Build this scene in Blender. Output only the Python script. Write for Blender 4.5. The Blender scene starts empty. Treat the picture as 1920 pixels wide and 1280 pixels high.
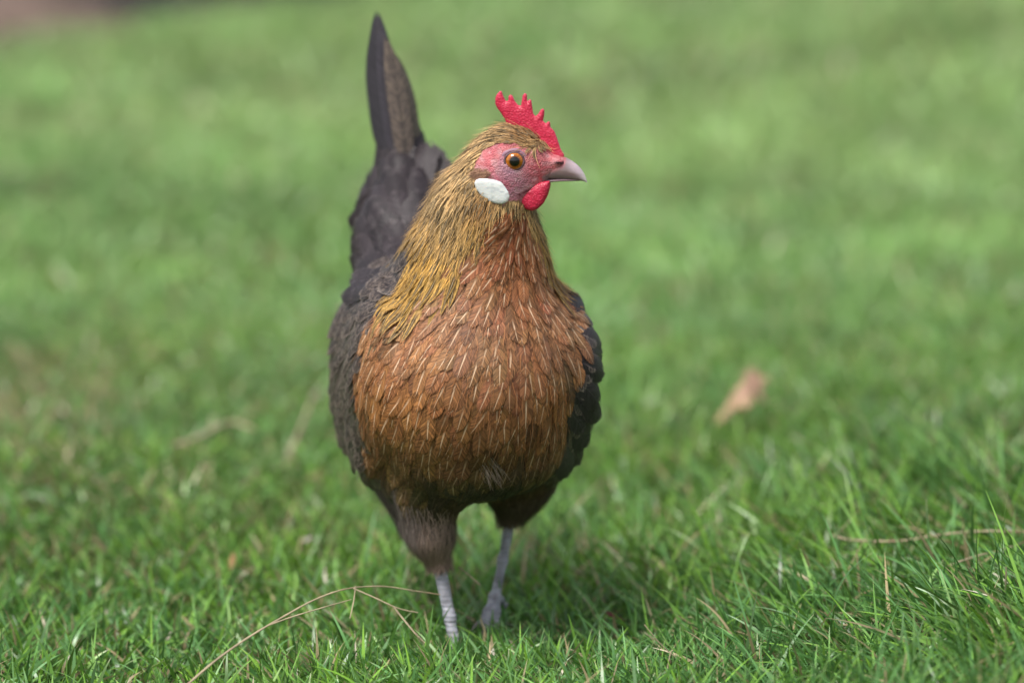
import bpy, math, random
import numpy as np
from mathutils import Vector

random.seed(7)
RNG = np.random.default_rng(11)
R = math.radians
scene = bpy.context.scene
COL = scene.collection

# ------------------------------------------------------------------ camera
CAM = np.array([0.0, -2.66, 0.60])
PITCH = R(8.74)
FOC = 8000.0                       # focal length in photo pixels (150 mm on 36 mm, 1920 wide)
cd = bpy.data.cameras.new('camera')
cam = bpy.data.objects.new('camera', cd)
COL.objects.link(cam)
cam.location = CAM
cam.rotation_euler = (R(90) - PITCH, 0, 0)
cd.lens = 150
cd.sensor_width = 36
cd.clip_start = 0.05
cd.clip_end = 500
cd.dof.use_dof = True
cd.dof.focus_distance = 2.612
cd.dof.aperture_fstop = 3.8
cd.dof.aperture_blades = 9
scene.camera = cam

# ------------------------------------------------------------------ sky, sun
SUN_EL, SUN_AZ = R(58), R(215)      # azimuth clockwise from +Y
w = bpy.data.worlds.new('World')
scene.world = w
w.use_nodes = True
nt = w.node_tree
nt.nodes.clear()
sky = nt.nodes.new('ShaderNodeTexSky')
sky.sky_type = 'NISHITA'
sky.sun_disc = False
sky.sun_elevation = SUN_EL
sky.sun_rotation = SUN_AZ
sky.dust_density = 3.0
hs = nt.nodes.new('ShaderNodeHueSaturation')
hs.inputs['Saturation'].default_value = 0.38     # thin overcast whitens the sky
bg = nt.nodes.new('ShaderNodeBackground')
bg.inputs['Strength'].default_value = 0.11
wo = nt.nodes.new('ShaderNodeOutputWorld')
nt.links.new(sky.outputs[0], hs.inputs['Color'])
nt.links.new(hs.outputs[0], bg.inputs['Color'])
nt.links.new(bg.outputs[0], wo.inputs['Surface'])
sl = bpy.data.lights.new('sun', 'SUN')
sl.energy = 2.1
sl.angle = R(16)
sl.color = (1.0, 0.96, 0.90)
so = bpy.data.objects.new('sun', sl)
COL.objects.link(so)
sdir = Vector((math.sin(SUN_AZ) * math.cos(SUN_EL), math.cos(SUN_AZ) * math.cos(SUN_EL), math.sin(SUN_EL)))
so.rotation_euler = sdir.to_track_quat('Z', 'Y').to_euler()
so.location = sdir * 20

vs = scene.view_settings
vs.view_transform = 'Standard'
vs.look = 'None'
vs.gamma = 1
vs.use_curve_mapping = False
vs.exposure = 0.62
scene.render.engine = 'CYCLES'
scene.cycles.use_denoising = True
try:
    scene.cycles.denoiser = 'OPENIMAGEDENOISE'
    scene.cycles.denoising_input_passes = 'RGB_ALBEDO_NORMAL'
except Exception:
    pass
scene.cycles.max_bounces = 8
scene.cycles.transparent_max_bounces = 24
scene.cycles.use_adaptive_sampling = False

# ------------------------------------------------------------------ pixel <-> world (photo pixels, 1920 x 1280)
_F = np.array([0, math.cos(PITCH), -math.sin(PITCH)])
_U = np.array([0, math.sin(PITCH), math.cos(PITCH)])
_X = np.array([1.0, 0, 0])

def P(px, py, Y):
    d = _F * FOC + _X * (px - 960) + _U * (640 - py)
    return CAM + d * ((Y - CAM[1]) / d[1])

def proj(p):
    v = p - CAM
    z = v @ _F
    return 960 + FOC * (v @ _X) / z, 640 - FOC * (v @ _U) / z

def unit(v):
    return v / np.maximum(np.linalg.norm(v, axis=-1, keepdims=True), 1e-9)

def smooth(a, b, x):
    t = np.clip((x - a) / (b - a), 0, 1)
    return t * t * (3 - 2 * t)

# cheap vectorised value noise
_perm = RNG.random((64, 64, 64)).astype(np.float32)
def vnoise(p, s):
    q = np.asarray(p) * s + 1000.0
    i = np.floor(q).astype(int)
    f = q - i
    f = f * f * (3 - 2 * f)
    i &= 63
    j = (i + 1) & 63
    def g(a, b, c): return _perm[a, b, c]
    x0, y0, z0 = i.T; x1, y1, z1 = j.T
    fx, fy, fz = f.T
    a = g(x0, y0, z0) * (1 - fx) + g(x1, y0, z0) * fx
    b = g(x0, y1, z0) * (1 - fx) + g(x1, y1, z0) * fx
    c = g(x0, y0, z1) * (1 - fx) + g(x1, y0, z1) * fx
    d = g(x0, y1, z1) * (1 - fx) + g(x1, y1, z1) * fx
    return (a * (1 - fy) + b * fy) * (1 - fz) + (c * (1 - fy) + d * fy) * fz

# ------------------------------------------------------------------ mesh helpers
def mesh_np(name, V, Fq, mat, parent=None, cols=None, uvs=None, smooth_sh=True):
    """V (n,3); Fq (m,k) faces all of k corners; cols {name:(n,3|4)}; uvs {name:(n,2)} per vertex"""
    me = bpy.data.meshes.new(name)
    n, m, k = len(V), len(Fq), Fq.shape[1]
    me.vertices.add(n)
    me.vertices.foreach_set('co', np.ascontiguousarray(V, dtype=np.float32).ravel())
    me.loops.add(m * k)
    me.loops.foreach_set('vertex_index', np.ascontiguousarray(Fq, dtype=np.int32).ravel())
    me.polygons.add(m)
    me.polygons.foreach_set('loop_start', np.arange(0, m * k, k, dtype=np.int32))
    if smooth_sh:
        me.polygons.foreach_set('use_smooth', np.ones(m, dtype=bool))
    me.update(calc_edges=True)
    for nm, c in (cols or {}).items():
        a = me.color_attributes.new(nm, 'FLOAT_COLOR', 'POINT')
        c = np.asarray(c, dtype=np.float32)
        if c.shape[1] == 3:
            c = np.concatenate([c, np.ones((n, 1), np.float32)], 1)
        a.data.foreach_set('color', c.ravel())
    idx = Fq.ravel()
    for nm, u in (uvs or {}).items():
        l = me.uv_layers.new(name=nm)
        l.data.foreach_set('uv', np.asarray(u, dtype=np.float32)[idx].ravel())
    me.materials.append(mat)
    o = bpy.data.objects.new(name, me)
    COL.objects.link(o)
    if parent is not None:
        o.parent = parent
        o.matrix_parent_inverse = parent.matrix_basis.inverted()
    return o

def surface_nets(f, lo, hi, h, coarse=None):
    lo = np.array(lo); hi = np.array(hi)
    if coarse:
        n = np.ceil((hi - lo) / (h * coarse)).astype(int) + 1
        ax = [lo[i] + np.arange(n[i]) * h * coarse for i in range(3)]
        G = np.stack(np.meshgrid(*ax, indexing='ij'), -1).reshape(-1, 3)
        vc = f(G).reshape(n).astype(np.float32)
        val = vc.repeat(coarse, 0).repeat(coarse, 1).repeat(coarse, 2)
        nn = np.array(val.shape)
        off = (np.arange(3) * 0)
        mask = np.abs(val) < h * coarse * 2.2
        I = np.argwhere(mask)
        res = f(lo + I * h)
        val[mask] = res
    else:
        n = np.ceil((hi - lo) / h).astype(int) + 1
        ax = [lo[i] + np.arange(n[i]) * h for i in range(3)]
        G = np.stack(np.meshgrid(*ax, indexing='ij'), -1).reshape(-1, 3)
        val = f(G).reshape(n)
    s = val < 0
    nx, ny, nz = val.shape
    cnt = np.zeros((nx - 1, ny - 1, nz - 1), np.int8)
    for a in (0, 1):
        for b in (0, 1):
            for c in (0, 1):
                cnt += s[a:nx - 1 + a, b:ny - 1 + b, c:nz - 1 + c]
    act = (cnt > 0) & (cnt < 8)
    C = np.argwhere(act)
    acc = np.zeros((len(C), 3)); num = np.zeros(len(C))
    corners = [(a, b, c) for a in (0, 1) for b in (0, 1) for c in (0, 1)]
    for i, A in enumerate(corners):
        for B in corners[i + 1:]:
            if sum(abs(x - y) for x, y in zip(A, B)) != 1: continue
            va = val[C[:, 0] + A[0], C[:, 1] + A[1], C[:, 2] + A[2]]
            vb = val[C[:, 0] + B[0], C[:, 1] + B[1], C[:, 2] + B[2]]
            x = (va < 0) != (vb < 0)
            t = np.where(x, va / np.where(x, va - vb, 1), 0)
            pt = np.array(A)[None] * (1 - t[:, None]) + np.array(B)[None] * t[:, None]
            acc += np.where(x[:, None], pt, 0); num += x
    V = lo + (C + acc / num[:, None]) * h
    vid = -np.ones(act.shape, int)
    vid[act] = np.arange(len(C))
    faces = []
    for d in range(3):
        e1, e2 = (d + 1) % 3, (d + 2) % 3
        sl0 = [slice(1, -1)] * 3; sl1 = [slice(1, -1)] * 3
        sl0[d] = slice(0, -1); sl1[d] = slice(1, None)
        a = s[tuple(sl0)]; b = s[tuple(sl1)]
        E = np.argwhere(a != b)
        if not len(E): continue
        flip = a[tuple(E.T)]
        base = E.copy(); base[:, e1] += 1; base[:, e2] += 1
        base[:, d] += 0
        def cell(k1, k2):
            q = base.copy(); q[:, e1] -= k1; q[:, e2] -= k2
            q = np.minimum(q, np.array(act.shape) - 1)
            return vid[q[:, 0], q[:, 1], q[:, 2]]
        Q = np.stack([cell(1, 1), cell(0, 1), cell(0, 0), cell(1, 0)], 1)
        Q[~flip] = Q[~flip][:, ::-1]
        Q = Q[(Q >= 0).all(1)]
        faces.append(Q)
    return V, np.concatenate(faces)

def grad(f, p, e=4e-4):
    f0 = f(p)
    g = np.stack([f(p + np.array([e, 0, 0])) - f0, f(p + np.array([0, e, 0])) - f0, f(p + np.array([0, 0, e])) - f0], -1) / e
    return f0, g

def project(f, p, h, it=2):
    for _ in range(it):
        f0, g = grad(f, p)
        gl = np.linalg.norm(g, axis=-1, keepdims=True)
        stp = np.clip((f0 - h), -0.01, 0.01)
        p = p - stp[:, None] * g / np.maximum(gl, .3) ** 2
    return p

# ---- distance primitives
def cone(a, b, ra, rb, sq=None):
    a = np.asarray(a); b = np.asarray(b); ab = b - a; L2 = ab @ ab
    def f(p):
        t = np.clip((p - a) @ ab / L2, 0, 1)
        return np.linalg.norm(p - a - t[:, None] * ab, axis=1) - (ra + (rb - ra) * t)
    return f

def ell(c, r, M=np.eye(3)):
    """M rows = local axes"""
    c = np.asarray(c); r = np.asarray(r); M = np.asarray(M)
    def f(p):
        q = (p - c) @ M.T
        k0 = np.linalg.norm(q / r, axis=1)
        k1 = np.linalg.norm(q / (r * r), axis=1)
        return k0 * (k0 - 1) / np.maximum(k1, 1e-6)
    return f

def smin(a, b, k):
    h = np.maximum(k - np.abs(a - b), 0) / k
    return np.minimum(a, b) - h * h * k * .25

def union(parts):
    def f(p):
        d = parts[0][0](p)
        for g, k in parts[1:]:
            d = smin(d, g(p), k)
        return d
    return f

S = 0.0003375

# ------------------------------------------------------------------ node helpers
def material(name):
    m = bpy.data.materials.new(name)
    m.use_nodes = True
    t = m.node_tree
    t.nodes.clear()
    return m, t

class NB:
    def __init__(s, t): s.t = t
    def n(s, typ, **kw):
        x = s.t.nodes.new(typ)
        for k, v in kw.items():
            if k.startswith('_'): setattr(x, k[1:], v)
            else:
                x.inputs[k.replace('__', ' ')].default_value = v
        return x
    def l(s, a, b): s.t.links.new(a, b)
    def math(s, op, a, b=None, c=None, clamp=False):
        x = s.t.nodes.new('ShaderNodeMath'); x.operation = op; x.use_clamp = clamp
        for i, v in enumerate((a, b, c)):
            if v is None: continue
            if isinstance(v, (int, float)): x.inputs[i].default_value = v
            else: s.l(v, x.inputs[i])
        return x.outputs[0]
    def ramp(s, fac, a, b, lo=0.0, hi=1.0):
        x = s.t.nodes.new('ShaderNodeMapRange'); x.interpolation_type = 'SMOOTHSTEP'
        for i, v in ((1, a), (2, b), (3, lo), (4, hi)):
            if isinstance(v, (int, float)): x.inputs[i].default_value = v
            else: s.l(v, x.inputs[i])
        s.l(fac, x.inputs[0])
        return x.outputs[0]
    def mix(s, fac, a, b, typ='MIX'):
        x = s.t.nodes.new('ShaderNodeMix'); x.data_type = 'RGBA'; x.blend_type = typ
        for i, v in ((0, fac), (6, a), (7, b)):
            if isinstance(v, (int, float)): x.inputs[i].default_value = v
            elif isinstance(v, tuple): x.inputs[i].default_value = (*v, 1)
            else: s.l(v, x.inputs[i])
        return x.outputs[2]
    def noise(s, vec, scale, detail=2.0, rough=.5, dim='3D'):
        x = s.t.nodes.new('ShaderNodeTexNoise'); x.noise_dimensions = dim
        x.inputs['Scale'].default_value = scale; x.inputs['Detail'].default_value = detail
        x.inputs['Roughness'].default_value = rough
        if vec is not None: s.l(vec, x.inputs['Vector'])
        return x.outputs[0]
    def xyz(s, x, y, z=0.0):
        c = s.t.nodes.new('ShaderNodeCombineXYZ')
        for i, v in enumerate((x, y, z)):
            if isinstance(v, (int, float)): c.inputs[i].default_value = v
            else: s.l(v, c.inputs[i])
        return c.outputs[0]
    def attr(s, name):
        a = s.t.nodes.new('ShaderNodeAttribute'); a.attribute_name = name
        return a
    def uv(s, name):
        a = s.t.nodes.new('ShaderNodeUVMap'); a.uv_map = name
        x = s.t.nodes.new('ShaderNodeSeparateXYZ'); s.l(a.outputs[0], x.inputs[0])
        return x.outputs[0], x.outputs[1]
    def bump(s, h, strength, dist, normal=None):
        b = s.t.nodes.new('ShaderNodeBump')
        b.inputs['Strength'].default_value = strength; b.inputs['Distance'].default_value = dist
        s.l(h, b.inputs['Height'])
        if normal is not None: s.l(normal, b.inputs['Normal'])
        return b.outputs[0]
    def out(s, sh):
        o = s.t.nodes.new('ShaderNodeOutputMaterial'); s.l(sh, o.inputs['Surface'])

def feather_material(name, shaft_col=(.85, .68, .5), shaft_w=.38, shaft_amt=.8, shaft_v=(.25, .5), streak=None, streak_w=.35,
                     edge=None, edge_amt=.4, fray=.35, barb=.35, mottle=0.0, rough=.68, barb_scale=1.5, streak_v=(.1, .4), tipfray=.12, streak_amt=.92, fluff=0.0, spec=.3):
    m, t = material(name); B = NB(t)
    u, v = B.uv('n'); ax, ay = B.uv('mm')
    au = B.math('ABSOLUTE', u)
    s = B.math('SUBTRACT', ay, B.math('MULTIPLY', ax, 1.1))
    vec = B.xyz(B.math('MULTIPLY', ax, .12), s)
    fine = B.noise(vec, barb_scale, 3, .6)
    coarse = B.noise(vec, barb_scale * .28, 2, .5)
    tint = B.attr('tint').outputs['Color']
    c = tint
    k = B.ramp(fine, .3, .7, 1 - barb, 1 + barb * .7)
    kk = B.ramp(coarse, .3, .7, 1 - barb * .6, 1 + barb * .45)
    kv = B.math('MULTIPLY', k, kk)
    hsv = t.nodes.new('ShaderNodeHueSaturation'); B.l(c, hsv.inputs['Color']); B.l(kv, hsv.inputs['Value'])
    c = hsv.outputs[0]
    if mottle:
        mo = B.noise(B.xyz(B.math('MULTIPLY', ax, .8), s), .42, 3, .75)
        c = B.mix(B.ramp(mo, .47, .60, 0, mottle), c, (.30, .23, .18))
    if edge is not None:
        e = B.math('MAXIMUM', B.ramp(au, .74, .92), B.ramp(v, .88, .96))
        c = B.mix(B.math('MULTIPLY', e, edge_amt), c, edge)
    if streak is not None:
        wob = B.math('ADD', au, B.math('MULTIPLY', B.math('SUBTRACT', coarse, .5), .5))
        m1 = B.ramp(wob, streak_w * .55, streak_w * 1.25, 1, 0)
        m1 = B.math('MULTIPLY', m1, B.ramp(v, streak_v[0], streak_v[1]))
        rn = B.attr('tint').outputs['Alpha']
        m1 = B.math('MULTIPLY', m1, B.ramp(rn, .0, .3))
        c = B.mix(B.math('MULTIPLY', m1, streak_amt), c, streak)
    # shaft, constant width in millimetres, thinning to the tip
    wdt = B.math('MULTIPLY', B.math('SUBTRACT', 1.12, v), shaft_w)
    sm = B.math('SUBTRACT', 1, B.math('DIVIDE', ax, wdt), clamp=True)
    sm = B.ramp(sm, 0, .45)
    sm = B.math('MULTIPLY', sm, B.ramp(v, shaft_v[0], shaft_v[1]))
    sm = B.math('MULTIPLY', sm, B.ramp(B.attr('tint').outputs['Alpha'], 0.0, .8, .4, 1.0))
    bw = t.nodes.new('ShaderNodeRGBToBW'); B.l(tint, bw.inputs[0])
    if shaft_amt > .8: sm = B.math('MULTIPLY', sm, B.ramp(bw.outputs[0], .04, .20, .12, 1.0))
    c = B.mix(B.math('MULTIPLY', sm, shaft_amt), c, shaft_col)
    # frayed outline
    al = B.math('ADD', au, B.math('MULTIPLY', B.math('SUBTRACT', fine, .42), fray * 2.2))
    al = B.ramp(al, .86, .98, 1, 0)
    tip = B.math('ADD', v, B.math('MULTIPLY', B.math('SUBTRACT', B.noise(B.xyz(B.math('MULTIPLY', u, 7), B.math('MULTIPLY', ay, .02)), 1.2, 2), .5), tipfray * 2.5))
    al = B.math('MULTIPLY', al, B.ramp(tip, .93, .995, 1, 0))
    hgt = B.math('ADD', fine, B.math('MULTIPLY', sm, 1.2))
    p = B.n('ShaderNodeBsdfPrincipled', Roughness=rough)
    p.inputs['Specular IOR Level'].default_value = spec
    p.inputs['Sheen Weight'].default_value = .0
    p.inputs['Sheen Roughness'].default_value = .5
    B.l(c, p.inputs['Base Color'])
    B.l(B.bump(hgt, .55, .0006), p.inputs['Normal'])
    tr = B.n('ShaderNodeBsdfTranslucent'); B.l(c, tr.inputs['Color'])
    mx = B.n('ShaderNodeMixShader', Fac=.12); B.l(p.outputs[0], mx.inputs[1]); B.l(tr.outputs[0], mx.inputs[2])
    tp = B.n('ShaderNodeBsdfTransparent')
    ms = B.n('ShaderNodeMixShader'); B.l(al, ms.inputs[0]); B.l(tp.outputs[0], ms.inputs[1]); B.l(mx.outputs[0], ms.inputs[2])
    B.out(ms.outputs[0])
    return m

def tint_material(name, rough=.55, bump=None, spec=.4, sss=0, coat=0, trans=0, extra=None):
    m, t = material(name); B = NB(t)
    c = B.attr('tint').outputs['Color']
    p = B.n('ShaderNodeBsdfPrincipled', Roughness=rough)
    p.inputs['Specular IOR Level'].default_value = spec
    p.inputs['Coat Weight'].default_value = coat
    p.inputs['Coat Roughness'].default_value = .02
    if sss:
        p.inputs['Subsurface Weight'].default_value = sss
        p.inputs['Subsurface Radius'].default_value = (.004, .0015, .001)
        p.inputs['Subsurface Scale'].default_value = 1.0
    if extra: c = extra(B, c)
    B.l(c, p.inputs['Base Color'])
    if bump: B.l(bump(B), p.inputs['Normal'])
    sh = p.outputs[0]
    if trans:
        tr = B.n('ShaderNodeBsdfTranslucent'); B.l(c, tr.inputs['Color'])
        mx = B.n('ShaderNodeMixShader', Fac=trans); B.l(sh, mx.inputs[1]); B.l(tr.outputs[0], mx.inputs[2]); sh = mx.outputs[0]
    B.out(sh)
    return m

def thing(name, label, cat, loc=(0, 0, 0), group=None):
    o = bpy.data.objects.new(name, None)
    COL.objects.link(o)
    o.location = loc
    o.empty_display_size = .05
    o['label'] = label; o['category'] = cat
    if group: o['group'] = group
    return o

def tag(o, label=None, cat=None, group=None, kind=None):
    if label: o['label'] = label
    if cat: o['category'] = cat
    if group: o['group'] = group
    if kind: o['kind'] = kind
    return o

# ================================================================== GROUND
def gh(x, y):
    """height of the lawn"""
    x = np.asarray(x, float); y = np.asarray(y, float)
    h = -.017 + .044 * smooth(.02, .36, x) * np.exp(-((y - .1) / .75) ** 2)
    h = h + .006 * np.sin(x * 9 + 1.3) * np.sin(y * 7 + .4) * smooth(.12, .4, np.hypot(x + .03, y))
    h = h + .02 * np.sin(x * 1.7 + .6) * np.sin(y * 1.3 + 2) * smooth(.6, 2.0, np.hypot(x, y))
    return h

def ground_sheet():
    a = np.concatenate([-np.geomspace(120, 1.6, 26), np.linspace(-1.5, 1.5, 121), np.geomspace(1.6, 120, 26)])
    b = np.concatenate([-np.geomspace(60, 1.6, 20) - .0, np.linspace(-1.5, 6.5, 240), np.geomspace(6.7, 240, 30)])
    X, Y = np.meshgrid(a, b, indexing='ij')
    Z = gh(X, Y)
    V = np.stack([X, Y, Z], -1).reshape(-1, 3)
    n, m = X.shape
    i = np.arange(n * m).reshape(n, m)
    Q = np.stack([i[:-1, :-1], i[1:, :-1], i[1:, 1:], i[:-1, 1:]], -1).reshape(-1, 4)
    mt, t = material('lawn_soil'); B = NB(t)
    g = t.nodes.new('ShaderNodeNewGeometry').outputs['Position']
    c = B.mix(B.ramp(B.noise(g, 60, 4), .35, .65), (.055, .045, .022), (.10, .12, .035))
    c = B.mix(B.ramp(B.noise(g, 260, 3), .52, .68), c, (.26, .21, .11))
    far = t.nodes.new('ShaderNodeSeparateXYZ'); B.l(g, far.inputs[0])
    fy = B.ramp(far.outputs[1], 4.0, 9.0)
    c = B.mix(fy, c, (.13, .24, .06))
    p = B.n('ShaderNodeBsdfPrincipled', Roughness=.95); B.l(c, p.inputs['Base Color'])
    B.l(B.bump(B.noise(g, 180, 4), .8, .004), p.inputs['Normal'])
    B.out(p.outputs[0])
    o = mesh_np('ground', V, Q, mt)
    tag(o, kind='structure')

ground_sheet()

# ================================================================== GRASS
def blades(n, xr, yr, L, W, seg, seed, lean=(0, 0), leanvar=.45, dens=None, widthmul=1.0):
    r = np.random.default_rng(seed)
    x = r.uniform(*xr, n); y = r.uniform(*yr, n)
    if dens is not None:
        k = r.random(n) < dens(x, y); x, y = x[k], y[k]; n = len(x)
    base = np.stack([x, y, gh(x, y) - .003], -1)
    ln = r.uniform(L[0], L[1], n) * (0.72 + .56 * vnoise(np.stack([x, y, x * 0], -1), 9.0))
    right = smooth(.05, .3, x) * np.exp(-((y + .02) / .5) ** 2)
    ln = ln * (1 + .42 * right * (r.random(n) > .35))
    wd = r.uniform(W[0], W[1], n)
    ln = ln * (1 - .08 * np.exp(-(((x + .035) / .05) ** 2 + ((y - .0) / .05) ** 2)))
    ln = ln * (1 - .22 * smooth(.0, -.25, x))
    az = r.uniform(0, 2 * np.pi, n)
    # local lean drifts slowly over the lawn, so neighbours lie the same way
    f1 = (vnoise(np.stack([x, y, x * 0 + 5], -1), 3.5) - .5) * 2.2
    f2 = (vnoise(np.stack([x, y, x * 0 + 9], -1), 3.5) - .5) * 2.2
    lx = lean[0] + .35 * f1 + r.normal(0, leanvar, n) - .55 * right
    ly = lean[1] + .35 * f2 + r.normal(0, leanvar, n)
    d = unit(np.stack([lx, ly, np.full(n, 1.0)], -1))
    bend = np.abs(r.normal(0, .55, n)) + .12
    bdir = unit(np.stack([lx + .6 * np.cos(az), ly + .6 * np.sin(az), np.zeros(n)], -1))
    sd = unit(np.cross(d, np.stack([np.cos(az), np.sin(az), np.zeros(n)], -1)))
    rows = []
    p = base.copy(); dd = d.copy()
    for i in range(seg + 1):
        v = i / seg
        wv = wd * .5 * (np.minimum(1, .65 + v * 1.2)) * (1 - v ** 2.6) + wd * .03
        rows.append(np.stack([p - sd * wv[:, None], p + sd * wv[:, None]], 1))
        dd = unit(dd + bdir * (bend * 1.5 / seg)[:, None] - np.array([0, 0, 1]) * (bend * .9 * v / seg)[:, None])
        p = p + dd * (ln / seg)[:, None]
        p[:, 2] = np.maximum(p[:, 2], gh(p[:, 0], p[:, 1]) + .003)
    V = np.stack(rows, 1)                                  # n, seg+1, 2, 3
    vv = np.broadcast_to((np.arange(seg + 1) / seg)[None, :, None], (n, seg + 1, 2))
    # tint
    q = np.stack([x, y, x * 0], -1)
    big = vnoise(q + 3, 1.7); mid = vnoise(q + 7, 6.0); rr = r.random(n)
    yg = np.array([.175, .345, .04]); bgc = np.array([.115, .265, .085]); dk = np.array([.035, .10, .014]); pale = np.array([.30, .47, .17])
    a = smooth(.25, .75, rr * .6 + mid * .4)[:, None]
    c = bgc * (1 - a) + yg * a
    b = smooth(.45, .85, r.random(n) * .7 + (1 - big) * .3)[:, None] * .85 * (1 - .7 * smooth(.5, 2., y)[:, None])
    c = c * (1 - b) + dk * b
    far = smooth(.1, 3.2, y)[:, None]  # distant blades go paler: glancing gloss and haze put into the tint
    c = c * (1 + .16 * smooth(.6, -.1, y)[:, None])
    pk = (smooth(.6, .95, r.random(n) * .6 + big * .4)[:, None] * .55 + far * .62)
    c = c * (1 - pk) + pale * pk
    c = c * r.uniform(.65, 1.35, n)[:, None]
    fw = smooth(.3, 2.0, y)[:, None]
    pv = vnoise(q * np.array([1, .6, 1]) + 31, 4.5)[:, None] * .6 + vnoise(q * np.array([1, .6, 1]) + 41, 11.)[:, None] * .4
    c = c * (1 + fw * (pv - .5) * 1.1)
    c = c * (1 + fw * (vnoise(q * np.array([1, .6, 1]) + 51, 3.0)[:, None] - .5) * np.array([.18, .0, .1]))
    patch = smooth(.50, .72, vnoise(q * np.array([1, .8, 1]) + 21, 2.2)) * smooth(.25, -.35, x) * smooth(.1, .6, y) * smooth(3.2, 1.8, y)
    dry = (r.random(n) < .075 + .34 * patch)
    c[dry] = np.array([.36, .29, .16]) * r.uniform(.6, 1.25, (dry.sum(), 1))
    col = np.broadcast_to(c[:, None, None, :], (n, seg + 1, 2, 3)).copy()
    col *= (1.12 - .25 * (1 - vv) ** 2)[..., None]  # blade feet darkened: shade deep in the grass put into the tint
    tipb = (r.random(n) < .25)[:, None, None] & (vv > .93)
    col[tipb] = (.45, .42, .26)
    st = seg + 1
    bi = np.arange(n)[:, None] * st * 2
    k = np.arange(seg)[None] * 2
    Q = np.stack([bi + k, bi + k + 1, bi + k + 3, bi + k + 2], -1).reshape(-1, 4)
    return V.reshape(-1, 3), Q, col.reshape(-1, 3)

def merge(lst):
    Vs, Qs, Cs, o = [], [], [], 0
    for V, Q, C in lst:
        Vs.append(V); Qs.append(Q + o); Cs.append(C); o += len(V)
    return np.concatenate(Vs), np.concatenate(Qs), np.concatenate(Cs)

def lawn_mask(x, y):     # keeps the lawn off the planting bed in the far left corner
    return (~bed_inside(x, y)).astype(float)

def bed_inside(x, y):
    return y > np.maximum(4.8, 4.86 + 1.7 * (x + .924))

HQ = True
grass_mat = tint_material('grass_blade', rough=.33, spec=.55, trans=.20)
zones = [
    blades(50000, (-.75, .75), (-.62, .42), (.018, .040), (.0015, .0031), 6, 1),
    blades(9000, (-.75, .75), (-.62, .42), (.036, .066), (.0014, .0028), 8, 2, leanvar=.35),
    blades(52000, (-1.0, 1.0), (.42, 1.6), (.018, .042), (.0018, .0034), 5, 3),
    blades(66000, (-1.5, 1.5), (1.6, 3.4), (.025, .05), (.003, .0055), 4, 4),
    blades(70000, (-2.3, 2.3), (3.4, 7.5), (.03, .06), (.005, .010), 3, 5, dens=lawn_mask),
    blades(30000, (-2.6, 2.6), (-2.3, -.62), (.022, .045), (.003, .006), 3, 6),
    blades(5500, (.08, .75), (-.62, .30), (.040, .068), (.0012, .0023), 8, 63, leanvar=.5),
    blades(2600, (-.16, .12), (-.20, -.018), (.026, .046), (.0015, .0029), 7, 61),
    blades(420, (-.05, .03), (-.02, .032), (.026, .040), (.0015, .0027), 7, 62),
]
for sgn, sd_ in ((-1, 7), (1, 8)):
    xr = (-2.6, -.75) if sgn < 0 else (.75, 2.6)
    zones.append(blades(26000, xr, (-.62, 1.6), (.022, .045), (.003, .006), 3, sd_))
V, Q, C = merge(zones)
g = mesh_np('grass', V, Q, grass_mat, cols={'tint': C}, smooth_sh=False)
tag(g, 'short green lawn grass with cut tips and dry blades', 'grass', kind='stuff')

# ================================================================== HEN : body
YAW = R(14)
BK = np.array([-math.sin(YAW), math.cos(YAW), 0.])     # towards the tail
SD = np.array([math.cos(YAW), math.sin(YAW), 0.])      # towards the viewer's right
UPV = np.array([0, 0, 1.])
BM = np.stack([SD, BK, UPV])
def rotm(M, axis, ang):
    from mathutils import Matrix
    return (np.array(Matrix.Rotation(ang, 3, Vector(axis))) @ M.T).T

# head frame: outline coordinates (X, Y) of the enlarged head view
HY = -.040
HYAW = R(7)
def H(X, Y, lat=0.0):
    px = 820 + X / 4.2656; py = 140 + Y / 4.2656
    yy = HY - (px - 955) * S * math.tan(HYAW)
    return P(px, py, yy) + np.array([-math.sin(HYAW), -math.cos(HYAW), 0]) * lat
HN = np.array([-math.sin(HYAW), -math.cos(HYAW), 0])
HA = np.array([math.cos(HYAW), -math.sin(HYAW), 0])
def head_coords(p):
    lat = (p - H(600, 680)) @ HN
    q = p - lat[:, None] * HN
    px, py = proj(q)
    return (px - 820) * 4.2656, (py - 140) * 4.2656, lat
def hm(ang):    # head axes rotated in the profile plane
    a = R(ang)
    A = HA * math.cos(a) + UPV * math.sin(a)
    U2 = -HA * math.sin(a) + UPV * math.cos(a)
    return np.stack([A, -HN, U2])
zs = S / 4.2656   # metres per zoom unit

torso = [
    (ell(P(863, 708, .045), (.0645, .120, .0665), rotm(BM, SD, R(-10))), 0),     # trunk
    (ell(P(872, 706, -.012), (.0640, .070, .0670), BM), .030),                 # breast
    (cone(P(878, 575, .005), P(896, 470, -.018), .0460, .0365), .040),
    (cone(P(896, 470, -.018), P(905, 385, -.032), .0365, .0265), .020),
    (cone(P(905, 385, -.032), P(925, 320, -.038), .0265, .0190), .016),
    (cone(P(790, 590, .090), P(761, 450, .135), .046, .027), .036),             # saddle
    (cone(P(761, 450, .135), P(758, 330, .165), .027, .0125), .020),
    (ell(P(688, 715, .045), (.0110, .085, .0460), rotm(BM, SD, R(-22))), .022),  # folded wings
    (ell(P(1026, 712, .050), (.0198, .085, .0480), rotm(BM, SD, R(-22))), .022),
    (ell(P(888, 825, .03), (.050, .080, .0230), BM), .030),                      # belly
]
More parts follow.
